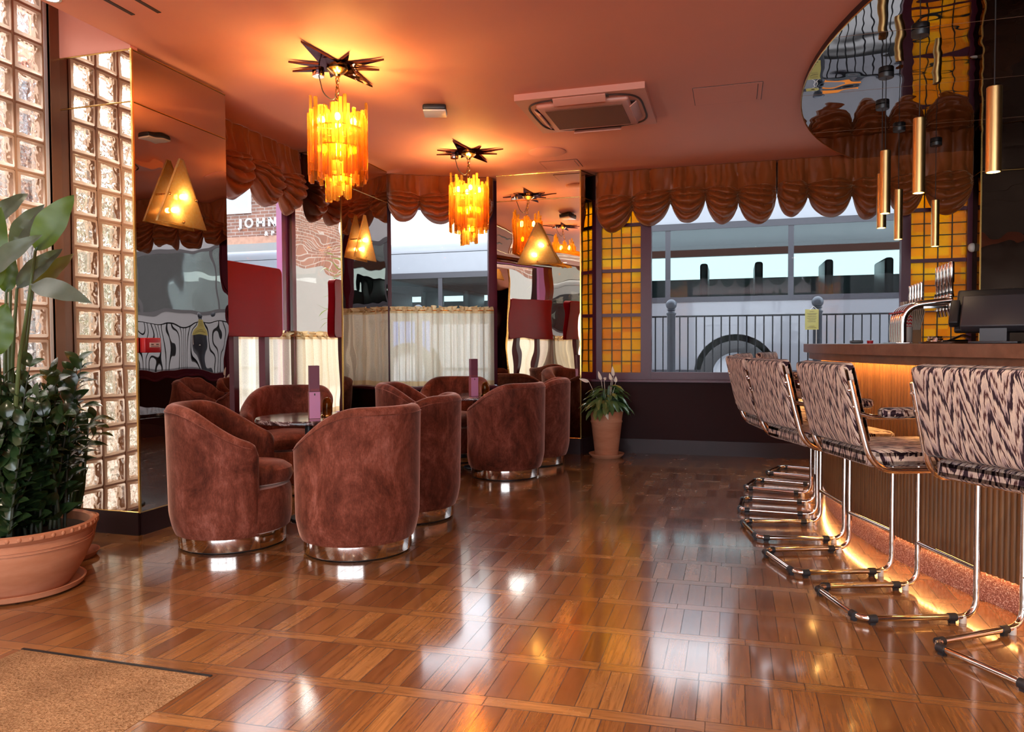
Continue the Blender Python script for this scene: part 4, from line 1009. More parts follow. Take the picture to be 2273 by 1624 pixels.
def bar_things():
    # beer font: five bent tubes with taps
    root = thing('beer_font', 'chrome beer font of five bent tubes with tall tap handles on the bar', 'beer tap', (0.99, 5.0, ZB), math.radians(-2))
    m = MB(); m.rbox((0.0, 0.18, 0.004), (0.09, 0.50, 0.008), 0.003); m.build('base_plate', M['chrome'], root)
    for k in range(5):
        y = 0.0+0.088*k
        m = MB(); m.tube(fillet([(0, y, 0.006), (0, y, 0.225), (0.26, y, 0.255)], 0.11, 8), 0.0215, 14); o = m.build('tube', M['steel'], root)
        c = MB(); c.cyl((0, y, 0.19), (0, y, 0.197), 0.0235, 14); c.build('collar', M['red_plastic'], o)
        s = MB(); s.cyl((0.255, y, 0.205), (0.255, y, 0.28), 0.014, 12); s.tube(fillet([(0.255, y, 0.21), (0.262, y, 0.19), (0.268, y, 0.165)], 0.02, 4), 0.007, 8); s.sphere((0.255, y, 0.285), 0.019); s.build('tap', M['steel'], root)
        b = MB(); b.cyl((0.255, y, 0.295), (0.255, y, 0.312), 0.016, 12); b.build('tap_collar', M['black'], root)
        h = MB(); h.lathe([(0.0, 0.31), (0.011, 0.31), (0.012, 0.36), (0.016, 0.365), (0.016, 0.475), (0.013, 0.485), (0.0, 0.487)], (0.258, y, 0), 16, cap=False); h.build('tap_handle', M['steel'], root)
        h = MB(); h.cyl((0.10, y, 0.262), (0.10, y, 0.28), 0.01, 8); h.lathe([(0.0, 0.275), (0.011, 0.278), (0.013, 0.30), (0.008, 0.33), (0.012, 0.355), (0.010, 0.37), (0.0, 0.372)], (0.10, y, 0), 12, cap=False); h.build('small_lever', M['chrome'], root)
    m = MB(); m.box((0.11, -0.02, 0.21), (0.24, 0.38, 0.222)); m.build('cross_rail', M['steel'], root)
    # till
    root = thing('till', 'black point-of-sale touchscreen till seen from behind on the bar', 'till', (1.33, 4.50, ZB), math.radians(-22))
    mt = Matrix.Translation((0, 0, 0.16)) @ Matrix.Rotation(math.radians(-32), 4, 'X')
    mt = Matrix.Rotation(math.radians(0), 4, 'Z') @ mt
    m = MB(); m.rbox((0, 0.045, 0.045), (0.37, 0.035, 0.27), 0.012, mat=mt); m.build('screen', M['black'], root)
    m = MB(); m.rbox((0.0, 0.0, 0.0), (0.30, 0.06, 0.20), 0.008, mat=mt); m.build('rear_housing', M['grey_plastic'], root)
    m = MB(); m.rbox((-0.185, 0.01, 0.01), (0.045, 0.05, 0.15), 0.006, mat=mt); m.build('card_reader', M['black'], root)
    m = MB(); m.rbox((0.0, 0.02, 0.006), (0.22, 0.20, 0.012), 0.004); m.box((-0.06, -0.06, 0.01), (0.06, -0.04, 0.085)); m.box((-0.06, -0.04, 0.01), (0.06, 0.10, 0.06)); m.build('stand', M['grey_plastic'], root)
    # tray of bar tools
    root = thing('bar_tray', 'round steel tray beside the till holding bar tools', 'tray', (1.17, 4.78, ZB))
    m = MB(); m.lathe([(0.0, 0.0), (0.13, 0.0), (0.14, 0.010), (0.136, 0.011), (0.127, 0.003), (0.0, 0.003)], n=40, cap=False); m.build('tray', M['steel'], root)
    z = ZB+0.004
    m = MB()
    for k in range(3):
        m.lathe([(0.043-0.004*k, 0.0), (0.045-0.004*k, 0.012), (0.040-0.004*k, 0.012)], (1.12, 4.80, z+0.013*k), 24, cap=False)
    tag(m.build('strainer', M['steel']), 'coiled steel cocktail strainer lying on the bar tray', 'bar tool')
    m = MB(); m.tube(fillet([(1.17, 4.74, z+0.008), (1.25, 4.75, z+0.045), (1.29, 4.77, z+0.03)], 0.03), 0.007, 8); m.tube([(1.14, 4.73, z+0.008), (1.27, 4.74, z+0.012)], 0.007, 8)
    tag(m.build('citrus_squeezer', M['steel']), 'pair of steel tongs lying open on the bar tray', 'bar tool')
    # menus fanned in a timber block
    root = thing('menu_stack', 'fan of cream paper menus standing in a timber block behind the beer font', 'menus', (1.155, 5.545, ZB))
    m = MB(); m.box((-0.05, -0.04, 0), (0.05, 0.04, 0.12)); m.build('block', M['wood_ply'], root)
    for k in range(11):
        m = MB(); mt = Matrix.Translation((-0.035+k*0.007, 0, 0.09)) @ Matrix.Rotation(math.radians(-8+k*2.2), 4, 'Y')
        m.box((-0.0030, -0.05, 0), (0.0030, 0.05, 0.19), mat=mt); m.build('menu_card', M['paper'], root)
    root = thing('straw_cup', 'short cup with red and white chevron straws beside the beer font', 'cup', (1.11, 5.44, ZB))
    m = MB(); m.lathe([(0.0, 0.0), (0.026, 0.0), (0.028, 0.11), (0.026, 0.11), (0.024, 0.004)], n=20, cap=False); m.build('cup', M['white_plastic'], root)
    for k in range(6):
        a = k*PI/3; m = MB(); m.cyl((0.012*cos(a), 0.012*sin(a), 0.006), (0.02*cos(a), 0.02*sin(a), 0.185), 0.005, 8); m.build('straw', M['chevron'], root)
    # small things at the counter end
    m = MB(); m.rbox((0.80, 5.45, ZB+0.012), (0.07, 0.10, 0.022), 0.006); tag(m.build('card_machine', M['black']), 'small black handset lying left of the beer font', 'handset')
    m = MB(); m.lathe([(0.0, 0.0), (0.018, 0.0), (0.02, 0.02), (0.0, 0.022)], (0.87, 5.36, ZB), 16, cap=False); tag(m.build('bottle_opener', M['red_plastic']), 'small red knob lying at the foot of the beer font', 'bar tool')
bar_things()
# motion sensor on the right window post
root = thing('motion_sensor', 'small clear-white motion sensor on the post right of the amber panes', 'sensor', (2.082, 7.70, 1.98))
m = MB(); m.rbox((0, 0.0, 0), (0.035, 0.03, 0.06), 0.006); m.build('bracket', M['white_plastic'], root)
m = MB(); m.sphere((0, -0.03, -0.005), 0.036, sc=(1, 0.8, 1.15)); m.build('eye', M['white_plastic'], root)

# ================================================================== BAR STOOLS
def make_stool():
    root = thing('bar_stool', 'x', 'bar stool', (0, 0, 0), 0, 'cantilever bar stools')
    R_ = 0.0125; hw = 0.20
    # base: one bent tube, closed at the back (x=0), rising at the front
    m = MB(); pts = [(0.475, -hw, 0.61), (0.475, -hw, R_+0.012), (0.0, -hw, R_+0.012), (0.0, hw, R_+0.012), (0.475, hw, R_+0.012), (0.475, hw, 0.61)]
    m.tube(fillet(pts, 0.075, 7), R_, 12); m.build('base_frame', M['chrome'], root)
    m = MB(); m.cyl((0.475, -hw, 0.215), (0.475, hw, 0.215), 0.011, 12); m.build('footrest', M['chrome'], root)
    for x, y, dx, dy in ((0.02, -hw+0.05, 0, 1), (0.02, hw-0.05, 0, 1), (0.05, -hw, 1, 0), (0.05, hw, 1, 0), (0.375, -hw, 1, 0), (0.375, hw, 1, 0)):
        x = 0.0 if dy else x
        k = MB(); k.cyl((x-0.016*dx, y-0.016*dy, R_+0.011), (x+0.016*dx, y+0.016*dy, R_+0.011), 0.0165, 12); k.cbox((x, y, 0.006), (0.022 if dx else 0.016, 0.022 if dy else 0.016, 0.012)); k.build('floor_glide', M['rubber'], root)
    for y in (-hw, hw):
        k = MB(); k.cyl((0.42, y, 0.0), (0.42, y, 0.03), 0.014, 12); k.build('levelling_foot', M['white_plastic'], root)
    # seat frames: under the seat, up the back, arms
    sw = 0.228
    for s in (-1, 1):
        y = s*sw
        m = MB(); m.tube(fillet([(0.50, y, 0.618), (0.03, y, 0.618), (-0.035, y, 0.86), (-0.062, y, 0.975)], 0.10, 8), R_, 12); m.build('side_frame', M['chrome'], root)
        a = MB(); a.tube(fillet([(-0.035, y, 0.845), (0.02, y+s*0.006, 0.83), (0.27, y+s*0.006, 0.83)], 0.03, 5), 0.0105, 10); a.build('arm_tube', M['chrome'], root)
        p = MB(); p.rbox((0.165, y+s*0.006, 0.846), (0.22, 0.046, 0.038), 0.015, puff=0.003); p.build('arm_pad', M['fabric'], root)
    m = MB(); m.cyl((0.50, -sw, 0.618), (0.50, sw, 0.618), R_, 10); m.cyl((0.12, -sw, 0.618), (0.12, sw, 0.618), 0.010, 10); m.build('cross_tube', M['chrome'], root)
    m = MB(); m.rbox((0.255, 0, 0.662), (0.46, 0.425, 0.072), 0.026, puff=0.012); m.build('seat', M['fabric'], root)
    mt = Matrix.Translation((-0.028, 0, 0.875)) @ Matrix.Rotation(math.radians(-13), 4, 'Y')
    m = MB(); m.rbox((0, 0, 0), (0.060, 0.44, 0.335), 0.022, puff=0.010, mat=mt); m.build('backrest', M['fabric'], root)
    b = MB()
    for s in (-1, 1): b.sphere((-0.066, s*sw, 0.935), 0.0075, n=8, m=6); b.sphere((-0.045, s*sw, 0.87), 0.0075, n=8, m=6)
    b.build('bolts', M['steel'], root)
    return root
st = make_stool()
STOOLS = [((0.812, 2.838), 36, 'nearest bar stool, cut off by the right edge of the photo'),
          ((0.425, 3.380), 19, 'second nearest bar stool, its padded arm in full view'),
          ((0.225, 3.940), 20, 'third bar stool from the camera along the bar'),
          ((0.098, 4.580), 12, 'fourth bar stool from the camera, middle of the row'),
          ((0.062, 5.299), -4, 'fifth bar stool from the camera, its back overlapping the fourth'),
          ((0.140, 6.080), -14, 'sixth bar stool from the camera, second from the window end'),
          ((0.345, 6.795), -20, 'farthest bar stool, standing nearest the back window')]
for i, ((x, y), a, lb) in enumerate(STOOLS):
    s = st if i == 0 else copy_tree(st)
    s.location = (x, y, 0); s.rotation_euler.z = math.radians(a); s['label'] = lb+', flame-stitch fabric on chrome'

# ================================================================== PLANTS
def blade(m, base, tip, width, droop=0.0, fold=0.25, nrm=None, nseg=10, mi=0, wavy=0.0, seed=0, point=0.62):
    """a leaf with a raised midrib, base -> tip"""
    base, tip = V(base), V(tip); d = tip-base; L = d.length; dn = d.normalized()
    up = V(nrm) if nrm else V((0, 0, 1))
    sd = dn.cross(up)
    sd = sd.normalized() if sd.length > 1e-4 else V((1, 0, 0)); up2 = sd.cross(dn)
    def fn(u, t):
        w_ = width*(math.sin(PI*min(1, t**point))**0.8)*0.5+0.0005
        c = base+d*t+V((0, 0, -1))*droop*L*(t*t)+up2*(0.08*L*math.sin(PI*t))
        x = (u-0.5)*2
        wv = wavy*math.sin(t*18+seed+x)*abs(x)
        return c+sd*(x*w_)+up2*(abs(x)*w_*fold+wv)
    m.grid(fn, 4, nseg, mi)
def plants():
    # big bowl with bird of paradise and a bushy glossy plant
    root = thing('potted_plant', 'wide terracotta bowl of tall broad leaves and a dark glossy bush, left edge', 'potted plant', (-3.165, 2.625, 0))
    m = MB(); m.lathe([(0.0, 0.0), (0.235, 0.0), (0.262, 0.012), (0.272, 0.036), (0.262, 0.036), (0.245, 0.014), (0.0, 0.012)], n=56, cap=False); m.build('saucer', M['terracotta'], root)
    m = MB(); m.lathe([(0.0, 0.014), (0.205, 0.014), (0.228, 0.045), (0.265, 0.11), (0.292, 0.18), (0.300, 0.23), (0.297, 0.262), (0.306, 0.27), (0.318, 0.283), (0.318, 0.302), (0.305, 0.308), (0.290, 0.300), (0.282, 0.26), (0.0, 0.255)], n=64, cap=False)
    o = m.build('bowl', M['terracotta'], root)
    b = MB()
    for k in range(46):
        a = 2*PI*k/46; b.sphere((0.314*cos(a), 0.314*sin(a), 0.292), 0.0105, n=8, m=5, sc=(1, 1, 1.1))
    for z in (0.235, 0.222): b.tube([(0.3025*cos(2*PI*i/48), 0.3025*sin(2*PI*i/48), z) for i in range(48)], 0.0022, 5, closed=True)
    b.build('pie_crust_rim', M['terracotta'], o)
    m = MB(); m.lathe([(0.0, 0.275), (0.15, 0.272), (0.284, 0.262)], n=40, cap=False); m.build('soil', M['soil'], root)
    # tall leaves: (base, tip, width, material, fold, normal)
    LV = [
          ((0.243, -0.087, 1.540), (0.403, -0.032, 1.789), 0.122, 'leaf_big', 0.12, (0.6, -0.72, 0.25)),
          ((0.050, -0.039, 1.567), (0.147, 0.049, 1.775), 0.087, 'leaf_grey', 0.40, (0.6, -0.72, 0.25)),
          ((0.134, -0.227, 1.421), (0.403, -0.194, 1.592), 0.086, 'leaf_grey', 0.30, (0.6, -0.72, 0.25)),
          ((0.120, -0.076, 1.379), (0.270, 0.026, 1.566), 0.080, 'leaf_grey', 0.42, (0.6, -0.72, 0.25)),
          ((0.095, 0.021, 1.370), (0.236, 0.120, 1.556), 0.074, 'leaf_brown', 0.30, (0.6, -0.72, 0.25)),
          ((0.362, -0.213, 1.378), (0.685, -0.224, 1.303), 0.087, 'leaf_grey', 0.12, (0.6, -0.72, 0.25)),
          ((-0.088, -0.024, 1.675), (-0.017, 0.106, 1.846), 0.074, 'leaf_grey', 0.35, (0.6, -0.72, 0.25)),
          ((0.131, -0.177, 1.371), (0.146, -0.162, 1.730), 0.085, 'leaf_big', 0.20, (0.6, -0.72, 0.25)),
          ((0.219, -0.264, 1.082), (0.262, -0.245, 1.307), 0.113, 'leaf_big', 0.20, (0.6, -0.72, 0.25)),
          ((0.074, -0.090, 1.359), (0.101, -0.077, 1.539), 0.080, 'leaf_big', 0.30, (0.6, -0.72, 0.25))]
    for i, (a, b_, w_, mt, fo, nr) in enumerate(LV):
        m = MB(); blade(m, a, b_, w_, 0.02, fo, nr, 16, wavy=0.004, seed=i*2.1, point=0.8)
        m.tube([V(a)+(V(b_)-V(a))*t+V((0, 0, 0.0)) for t in (0, 0.3, 0.5)], 0.004, 5, radii=[0.006, 0.004, 0.002]); m.build('broad_leaf', M[mt], root, merge=False)
        s = MB(); ax = 0.35*a[0]-0.04; ay = 0.5*a[1]
        s.tube([V((ax, ay, 0.26)), V((ax*0.9+0.1*a[0], ay, 0.26+(a[2]-0.26)*0.4)), V((0.5*(ax+a[0]), 0.5*(ay+a[1]), 0.26+(a[2]-0.26)*0.72)), V(a)], 0.008, 8, radii=[0.017, 0.012, 0.008, 0.006]); s.build('leaf_stalk', M['stem'], root)
    # glossy bush: arching stems with paired leaflets
    rnd = random.Random(11); lf = MB(); stm = MB(); scale_ = 0.94
    for k in range(74):
        a = rnd.uniform(0, 2*PI); lean = rnd.uniform(0.05, 0.29); H = rnd.uniform(0.40, 0.80)*(1.05-lean*0.75)
        b0 = V((rnd.uniform(-0.12, 0.16), rnd.uniform(-0.17, 0.12), 0.26)); top = b0+V((cos(a)*lean, sin(a)*lean, H))
        mid = b0+V((cos(a)*lean*0.25, sin(a)*lean*0.25, H*0.55))
        pts = [b0*(1-t)**2+mid*2*t*(1-t)+top*t*t for t in [i/8 for i in range(9)]]
        stm.tube(pts, 0.006, 6, radii=[0.0085-0.007*i/8 for i in range(9)])
        nl = rnd.randint(9, 12)
        for j in range(nl):
            t = 0.08+0.92*j/(nl-1); p0 = b0*(1-t)**2+mid*2*t*(1-t)+top*t*t; tg_ = ((mid-b0)*(1-t)+(top-mid)*t).normalized()
            for s in (-1, 1):
                sd = tg_.cross(V((cos(a+1.3), sin(a+1.3), 0.2))).normalized()*s
                dr = (sd*0.8+tg_*0.7+V((rnd.uniform(-.25, .25), rnd.uniform(-.25, .25), rnd.uniform(-.1, .3)))).normalized()
                ln = rnd.uniform(0.085, 0.135)*(1.1-0.3*t)
                blade(lf, p0, p0+dr*ln, ln*0.54, 0.12, 0.2, (rnd.uniform(-.4, .4), -0.4+rnd.uniform(-.3, .3), 0.8), 6, point=0.85)
    stm.build('bush_stem', M['stem_dark'], root, merge=False); lf.build('bush_foliage', M['leaf_dark'], root, merge=False)
    # second, smaller pot with spiky leaves behind
    root = thing('potted_plant', 'small terracotta pot of thin spiky leaves behind the big bowl, by the pillar', 'potted plant', (-3.40, 3.09, 0))
    m = MB(); m.lathe([(0.0, 0.0), (0.14, 0.0), (0.162, 0.03), (0.155, 0.03), (0.135, 0.01), (0.0, 0.01)], n=40, cap=False); m.build('saucer', M['terracotta'], root)
    m = MB(); m.lathe([(0.0, 0.012), (0.10, 0.012), (0.135, 0.09), (0.15, 0.17), (0.16, 0.185), (0.16, 0.21), (0.148, 0.215), (0.138, 0.18), (0.0, 0.175)], n=44, cap=False); m.build('pot', M['terracotta'], root)
    m = MB(); m.lathe([(0.0, 0.185), (0.14, 0.182)], n=28, cap=False); m.build('soil', M['soil'], root)
    lf = MB(); rnd = random.Random(4)
    for k in range(34):
        a = rnd.uniform(0, 2*PI); r0 = rnd.uniform(0, 0.07); h = rnd.uniform(0.28, 0.62); le = rnd.uniform(0.02, 0.12)
        blade(lf, (r0*cos(a), r0*sin(a), 0.18), (r0*cos(a)+le*cos(a), r0*sin(a)+le*sin(a), 0.18+h), 0.022, 0.0, 0.5, (cos(a+1.5), sin(a+1.5), 0.1), 8, point=0.5)
    lf.build('foliage', M['leaf_dark'], root, merge=False)
    # peace lily at the back
    root = thing('potted_plant', 'leafy peace lily with white flowers in a tall terracotta pot under the amber panes', 'potted plant', (-1.19, 7.30, 0))
    m = MB(); m.lathe([(0.0, 0.0), (0.14, 0.0), (0.172, 0.03), (0.175, 0.042), (0.163, 0.042), (0.135, 0.016), (0.0, 0.014)], n=48, cap=False); m.build('saucer', M['terracotta'], root)
    m = MB(); m.lathe([(0.0, 0.016), (0.110, 0.016), (0.114, 0.03), (0.150, 0.34), (0.156, 0.35), (0.156, 0.362), (0.151, 0.37), (0.158, 0.42), (0.167, 0.455), (0.160, 0.462), (0.148, 0.44), (0.0, 0.43)], n=48, cap=False); m.build('pot', M['terracotta'], root)
    m = MB(); m.lathe([(0.0, 0.438), (0.149, 0.436)], n=28, cap=False); m.build('soil', M['soil'], root)
    lf = MB(); rnd = random.Random(21)
    for k in range(105):
        a = rnd.uniform(0, 2*PI); reach = rnd.uniform(0.05, 0.27); h = 0.46+0.27*(1-(reach/0.30)**2)*rnd.uniform(0.35, 1.0)
        r0 = reach*0.55; b0 = V((r0*cos(a), r0*sin(a), h)); ln = rnd.uniform(0.13, 0.19)
        dz = -0.25-1.9*reach+rnd.uniform(-0.25, 0.35)
        a2 = a+rnd.uniform(-.5, .5); tip = b0+V((cos(a2), sin(a2), dz)).normalized()*ln
        blade(lf, b0, tip, ln*0.36, 0.10, 0.22, (cos(a)*0.5, sin(a)*0.5, 0.9), 8, point=0.8, wavy=0.002, seed=k)
        lf.tube([(0.3*r0*cos(a), 0.3*r0*sin(a), 0.43), (0.7*r0*cos(a), 0.7*r0*sin(a), 0.43+(h-0.43)*0.6), b0], 0.0022, 4)
    lf.build('foliage', M['leaf_lily'], root, merge=False)
    for (x, y, z, tx, tz) in ((-0.17, -0.02, 0.745, -0.10, 0.03), (-0.055, 0.02, 0.76, -0.03, 0.09), (0.07, 0.0, 0.80, -0.01, 0.10), (0.045, 0.03, 0.76, -0.02, 0.07), (0.09, 0.02, 0.74, 0.0, 0.06), (0.02, -0.16, 0.47, 0.025, -0.085), (-0.03, 0.05, 0.765, 0.02, 0.02)):
        f = MB(); blade(f, (x, y, z), (x+tx, y, z+tz), 0.032, 0, 0.5, (0, -1, 0.1), 8); f.tube([(x*0.3, y*0.3, 0.5), (x*0.8, y*0.8, 0.5+(z-0.5)*0.7), (x, y, z)], 0.0022, 5); f.build('flower', M['flower'], root, merge=False)
plants()

# doormat
def doormat():
    root = thing('doormat', 'brown coir entrance mat let into the parquet at the bottom left', 'doormat', (-2.105, 1.30, 0))
    m = MB()
    def fn(u, v): return (-0.41+0.82*u, -0.79+1.58*v, 0.004+0.004*mnoise.noise(V((u*60, v*110, 0))) if 0 < u < 1 and 0 < v < 1 else 0.001)
    m.grid(fn, 60, 110); m.build('coir_pile', M['coir'], root)
    e = MB(); e.box((-0.415, 0.79, 0.0), (0.415, 0.802, 0.003)); e.build('metal_edge', M['iron'], root)
doormat()

# ================================================================== STREET
def street():
    g = MB(); g.box((-30, 7.99, -0.2), (30, 10.0, 0.20)); g.box((-30, -30, -0.3), (-4.05, 7.99, 0.02)); struct(g.build('ground', M['paving']))
    g = MB(); g.box((-40, 10.0, -0.2), (40, 40, 0.12)); struct(g.build('ground.001', M['asphalt']))
    # railings: panels between posts
    def post(x, label):
        root = thing('bollard_post', label, 'railing post', (x, 9.5, 0.20), 0, 'railing posts')
        m = MB(); m.lathe([(0.0, 0.0), (0.054, 0.0), (0.054, 0.10), (0.054, 0.14), (0.052, 0.25), (0.050, 1.272), (0.060, 1.284), (0.060, 1.30), (0.043, 1.308), (0.040, 1.325), (0.055, 1.342), (0.045, 1.35)], n=20, cap=False); m.build('shaft', M['bollard'], root)
        m = MB(); m.sphere((0, 0, 1.405), 0.068); m.build('ball_finial', M['bollard'], root)
        return root
    xs = [-5.9, -4.16, -2.45, -0.732, 0.97, 2.70, 4.4]
    names = ['black railing post with a ball finial beyond the corner window, farthest left', 'black railing post with a ball finial beyond the corner window', 'railing post with a ball finial behind the mirrored corner pillar', 'railing post with a ball finial left in the back window',
             'railing post with a ball finial carrying the yellow notice', 'railing post with a ball finial behind the right amber panes', 'railing post with a ball finial hidden behind the bar wall']
    for x, nm in zip(xs, names): post(x, nm)
    for k in range(len(xs)-1):
        x0, x1 = xs[k]+0.0545, xs[k+1]-0.0545
        root = thing('railing', ['black upright-bar railing panel farthest left along the street', 'black railing panel beyond the corner window', 'black railing panel behind the mirrored pillar', 'black railing panel seen through the clear back window', 'black railing panel right of the yellow notice', 'black railing panel behind the right amber panes'][k], 'railing', (0, 9.5, 0.2), 0, 'street railing panels')
        m = MB(); m.box((x0, -0.018, 1.245), (x1, 0.018, 1.265)); m.box((x0, -0.018, 0.16), (x1, 0.018, 0.18)); m.build('rail', M['iron'], root)
        n = int((x1-x0)/0.1)
        for i in range(n+1):
            x = x0+(x1-x0)*(i+0.5)/(n+1); b = MB(); b.cyl((x, 0, 0.17), (x, 0, 1.25), 0.008, 8); b.build('upright', M['iron'], root)
    # yellow notice tied to the post
    root = thing('notice', 'yellow printed notice tied to a railing post outside', 'notice', (0.90, 9.425, 1.39), 0)
    m = MB(); m.box((-0.075, -0.001, -0.115), (0.075, 0.001, 0.125)); m.build('sheet', M['paper_yellow'], root)
    m = MB(); rnd = random.Random(2)
    for z, l in ((0.10, 0.05), (0.075, 0.11), (0.06, 0.09), (0.04, 0.10), (0.02, 0.10), (0.0, 0.08), (-0.02, 0.09), (-0.075, 0.06), (-0.09, 0.10)): m.box((-l/2, -0.0018, z-0.002), (l/2, -0.001, z+0.002))
    m.build('printing', M['ink'], root)
    m = MB(); m.tube([(-0.02, -0.002, 0.12), (0.02, 0.02, 0.16), (0.06, -0.002, 0.12)], 0.003, 5); m.tube([(0.05, 0, -0.11), (0.05, 0, -0.28)], 0.004, 5); m.build('cable_tie', M['white_plastic'], root)
    # bus passing the back window
    def vehicle(name, label, x0, x1, y, zr, zw0, zw1, wheels, body, npan, cat):
        root = thing(name, label, cat, (0, y, 0.12))
        b = MB(); b.box((x0, 0, 0.28), (x1, 2.4, zw0-0.12)); b.box((x0, 2.3, 0.3), (x1, 2.4, zw0+0.36)); b.box((x0, 2.3, zw1-0.32), (x1, 2.4, zr-0.2)); b.box((x0, 0.0, 0.3), (x0+0.12, 2.4, zr-0.3)); b.box((x1-0.12, 0.0, 0.3), (x1, 2.4, zr-0.3))
        o = b.build('body', body, root)
        r = MB(); r.rbox(((x0+x1)/2, 1.2, zr-0.27), (x1-x0, 2.36, 0.32), 0.12); r.build('roof', M['bus_roof'], root)
        q = MB(); q.box((x0, 0.02, zw1-0.12), (x1, 2.38, zr-0.30)); q.build('cantrail', M['bus_roof'], root)
        t = MB(); t.box((x0, -0.012, zw1-0.16), (x1, 0.03, zw1-0.06)); t.box((x0, -0.012, zw0-0.18), (x1, 0.03, zw0-0.10)); t.box((x0, -0.02, 0.55), (x1, 0.0, 0.59)); t.build('trim_strip', M['bus_dark'], root)
        w_ = (x1-x0-0.24)/npan
        for i in range(npan):
            xa = x0+0.12+i*w_; g_ = MB(); g_.box((xa+0.04, 0.0, zw0-0.12), (xa+w_-0.04, 0.008, zw1-0.12)); g_.build('window', M['bus_glass'], root)
            p = MB(); p.box((xa-0.04, 0.0, zw0-0.12), (xa+0.04, 0.03, zw1-0.12)); p.build('pillar', M['bus_dark'], root)
            s = MB(); s.rbox((xa+w_*0.3, 0.55, zw0+0.0), (0.12, 0.9, 0.85), 0.04); s.rbox((xa+w_*0.75, 0.55, zw0+0.0), (0.12, 0.9, 0.85), 0.04); s.build('seat', M['bus_dark'], root)  # seats made dark to imitate a facade reflected in the lower windows
        f = MB(); f.box((x0+0.1, 0.2, 0.4), (x1-0.1, 2.3, 0.46)); f.build('floor_deck', M['bus_dark'], root)
        for wx in wheels:
            mt = Matrix.Translation((wx, -0.03, 0.52)) @ Matrix.Rotation(PI/2, 4, 'X')
            a = MB(); a.lathe([(0.0, -0.06), (0.62, -0.06), (0.62, 0.0), (0.0, 0.0)], n=40, mat=mt @ Matrix.Translation((0, 0, -0.03)), cap=False); a.build('wheel_arch', M['bus_dark'], root)
            a = MB(); a.lathe([(0.30, -0.1), (0.48, -0.1), (0.52, -0.06), (0.52, 0.06), (0.48, 0.09), (0.34, 0.09)], n=44, mat=mt, cap=False); wl_ = a.build('wheel', M['tyre'], root)
            a = MB(); a.lathe([(0.0, 0.03), (0.08, 0.04), (0.10, 0.02), (0.30, 0.03), (0.35, 0.09), (0.36, 0.05)], n=44, mat=mt, cap=False); a.build('hub', M['rim'], wl_)
        return root
    r = vehicle('bus', 'silver-grey single-decker bus filling the street outside the back window', -2.9, 8.2, 11.9, 3.62, 1.82, 2.92, (0.05, 6.2), M['bus_grey'], 6, 'bus')
    o = MB(); o.box((1.2, -0.02, 0.62), (1.75, -0.004, 0.66)); o.build('side_reflector', M['orange_stripe'], r)
    r = vehicle('coach', 'pale blue-grey bus passing outside the corner window', -15.5, -3.4, 12.4, 2.95, 1.55, 2.35, (-13.2, -5.6), M['bus_roof'], 8, 'bus')
    o = MB(); o.box((-6.4, -0.03, 0.85), (-5.2, -0.015, 1.45)); o.build('blue_panel', M['bus_blue'], r)
    o = MB(); o.box((-8.0, -0.03, 2.42), (-7.2, -0.015, 2.52)); o.build('destination_strip', M['orange_stripe'], r)
    # brick building across the street with its sign
    root = thing('brick_building', 'red brick building with white shop lettering across the street, through the side window', 'building', (0, 17.0, 0))
    b = MB(); b.box((-24, 0, 0.1), (-11.25, 3, 6.8)); b.build('brick_wall', M['brick'], root)
    f = MB(); f.box((-24, -0.12, 3.45), (-11.25, 0, 3.80)); f.build('fascia', M['render_white'], root)
    f = MB(); f.box((-24, -0.03, 3.80), (-11.25, 0, 4.0)); f.build('lintel_course', plain('soldier_brick', (0.48, 0.27, 0.19), 0.9, var=0.3, vscale=12), root)
    f = MB(); f.box((-24, -0.02, 0.1), (-11.25, 0, 3.45)); f.build('shopfront', M['render_white'], root)
    f = MB(); f.box((-14.0, -0.05, 4.62), (-12.20, 0.0, 4.70)); f.box((-12.28, -0.04, 4.70), (-12.20, 0.0, 6.2)); f.box((-14.0, -0.04, 6.12), (-12.28, 0.0, 6.2)); o = f.build('window_frame', M['letter'], root)
    f = MB(); f.box((-14.0, -0.02, 4.70), (-12.28, -0.01, 6.12)); f.build('window_pane', M['win_blue'], o)
    root = thing('brick_building', 'brick house with a pale ground floor across the side street, seen only in the mirrors', 'building', (-9.5, 2.0, 0))
    b = MB(); b.box((-4, -7, 3.0), (0, 8.5, 7.0)); b.build('brick_wall', M['brick'], root)
    b = MB(); b.box((-4, -7, 0.0), (0.02, 8.5, 3.0)); b.build('ground_floor', M['render_white'], root)
    for y in (-4, -0.5, 3.0, 6.0):
        b = MB(); b.box((-0.05, y, 4.0), (0.03, y+1.1, 5.7)); o = b.build('window_frame', M['letter'], root)
        b = MB(); b.box((-0.05, y+0.08, 4.08), (0.04, y+1.02, 5.62)); b.build('window_pane', M['win_blue'], o)
    sg = thing('shop_sign', 'raised white lettering on the brick wall across the street', 'sign', (0, 16.97, 0))
    def strokes(name, segs, wd=0.05):
        m = MB()
        for (xa, za, xb, zb) in segs:
            d = V((xb-xa, 0, zb-za)); L = d.length; d.normalize(); n = V((d.z, 0, -d.x))
            a, b_ = V((xa, 0, za)), V((xb, 0, zb)); h = wd/2
            vs = [a+n*h, b_+n*h, b_-n*h, a-n*h]; vs += [v+V((0, -0.05, 0)) for v in vs]
            m.add(vs, [(0, 1, 2, 3), (7, 6, 5, 4), (0, 4, 5, 1), (1, 5, 6, 2), (2, 6, 7, 3), (3, 7, 4, 0)])
        m.build(name, M['letter'], sg)
    zb, zt = 4.24, 4.46
    strokes('letter', [(-12.50, zt, -12.50, 4.22), (-12.50, 4.23, -12.56, 4.20)])
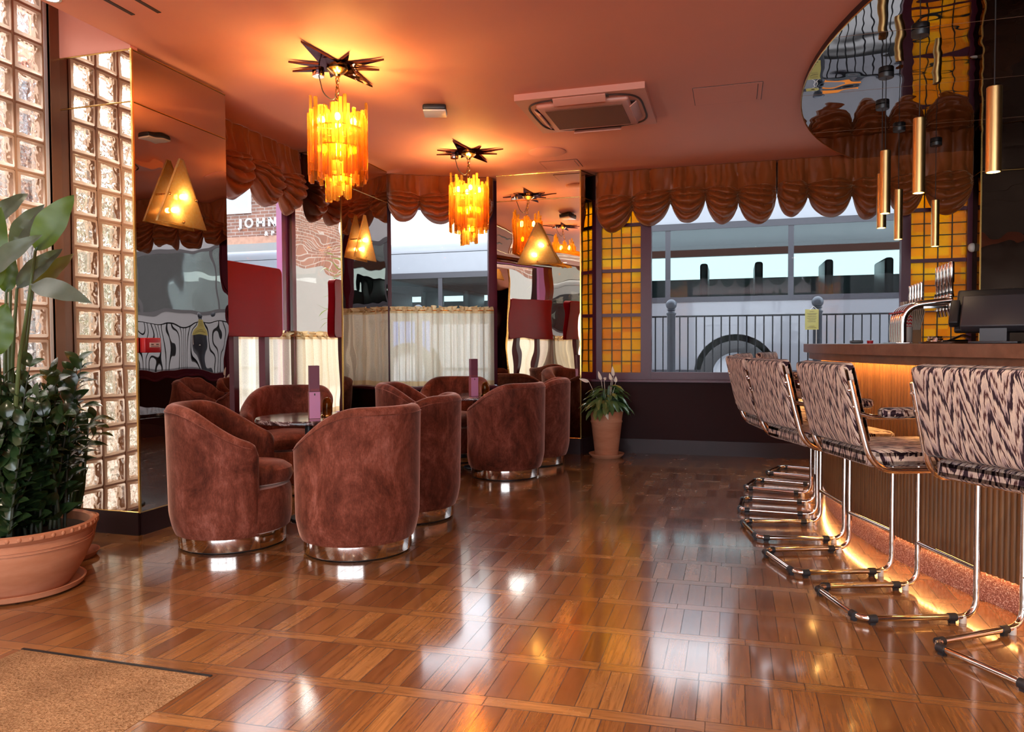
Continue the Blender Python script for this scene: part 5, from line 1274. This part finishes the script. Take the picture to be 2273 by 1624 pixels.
    m = MB(); m.tube([(-12.24+0.105*cos(2*PI*i/32), -0.025, 4.35+0.105*sin(2*PI*i/32)) for i in range(32)], 0.026, 8, closed=True); m.build('letter', M['letter'], sg)
    strokes('letter', [(-11.97, zb, -11.97, zt), (-11.79, zb, -11.79, zt), (-11.97, 4.35, -11.79, 4.35)])
    strokes('letter', [(-11.62, zb, -11.62, zt), (-11.44, zb, -11.44, zt), (-11.62, zt, -11.44, zb)])
    for chv, x in (('&', -11.76), ('P', -11.56)):
        cu = bpy.data.curves.new('letter', 'FONT'); cu.body = chv; cu.size = 0.155; cu.extrude = 0.02; cu.offset = 0.004
        tmp = bpy.data.objects.new('tmp_letter', cu); COL.objects.link(tmp)
        bpy.context.view_layer.update()
        me = bpy.data.meshes.new_from_object(tmp.evaluated_get(bpy.context.evaluated_depsgraph_get()))
        bpy.data.objects.remove(tmp)
        me.materials.clear(); me.materials.append(M['letter'])
        o = bpy.data.objects.new('letter', me); COL.objects.link(o); o.parent = sg; o.location = (x, -0.03, 4.0); o.rotation_euler = (PI/2, 0, 0)
    # shrubs outside the glass blocks
    for k, (x, y, h, lb) in enumerate(((-5.3, 1.9, 2.5, 'leafy garden shrub close outside the glass blocks, nearest the pillar'), (-5.8, 0.6, 2.2, 'leafy garden shrub outside the glass blocks, middle of three'), (-5.2, -0.7, 2.4, 'leafy garden shrub outside the glass blocks, farthest from the pillar'))):
        root = thing('shrub', lb, 'shrub', (x, y, 0.02), 0, 'shrubs outside the glass blocks'); rnd = random.Random(30+k); lf = MB()
        for q in range(420):
            a = rnd.uniform(0, 2*PI); z = rnd.uniform(0.2, h); r = rnd.uniform(0.05, 0.55)*(1-0.5*abs(z/h-0.5))
            p0 = V((r*cos(a), r*sin(a), z)); dr = V((cos(a)+rnd.uniform(-.5, .5), sin(a)+rnd.uniform(-.5, .5), rnd.uniform(-.5, .7))).normalized()
            blade(lf, p0, p0+dr*rnd.uniform(0.14, 0.3), rnd.uniform(0.03, 0.07), 0.1, 0.2, (0, 0, 1), 4)
        lf.build('foliage', M['shrub'], root, merge=False)
        s = MB(); s.tube([(0, 0, 0), (0.03, 0, h*0.5), (0, 0.05, h*0.9)], 0.03, 8, radii=[0.04, 0.025, 0.01]); s.build('trunk', M['wood_ply'], root)
street()
bpy.context.view_layer.update()
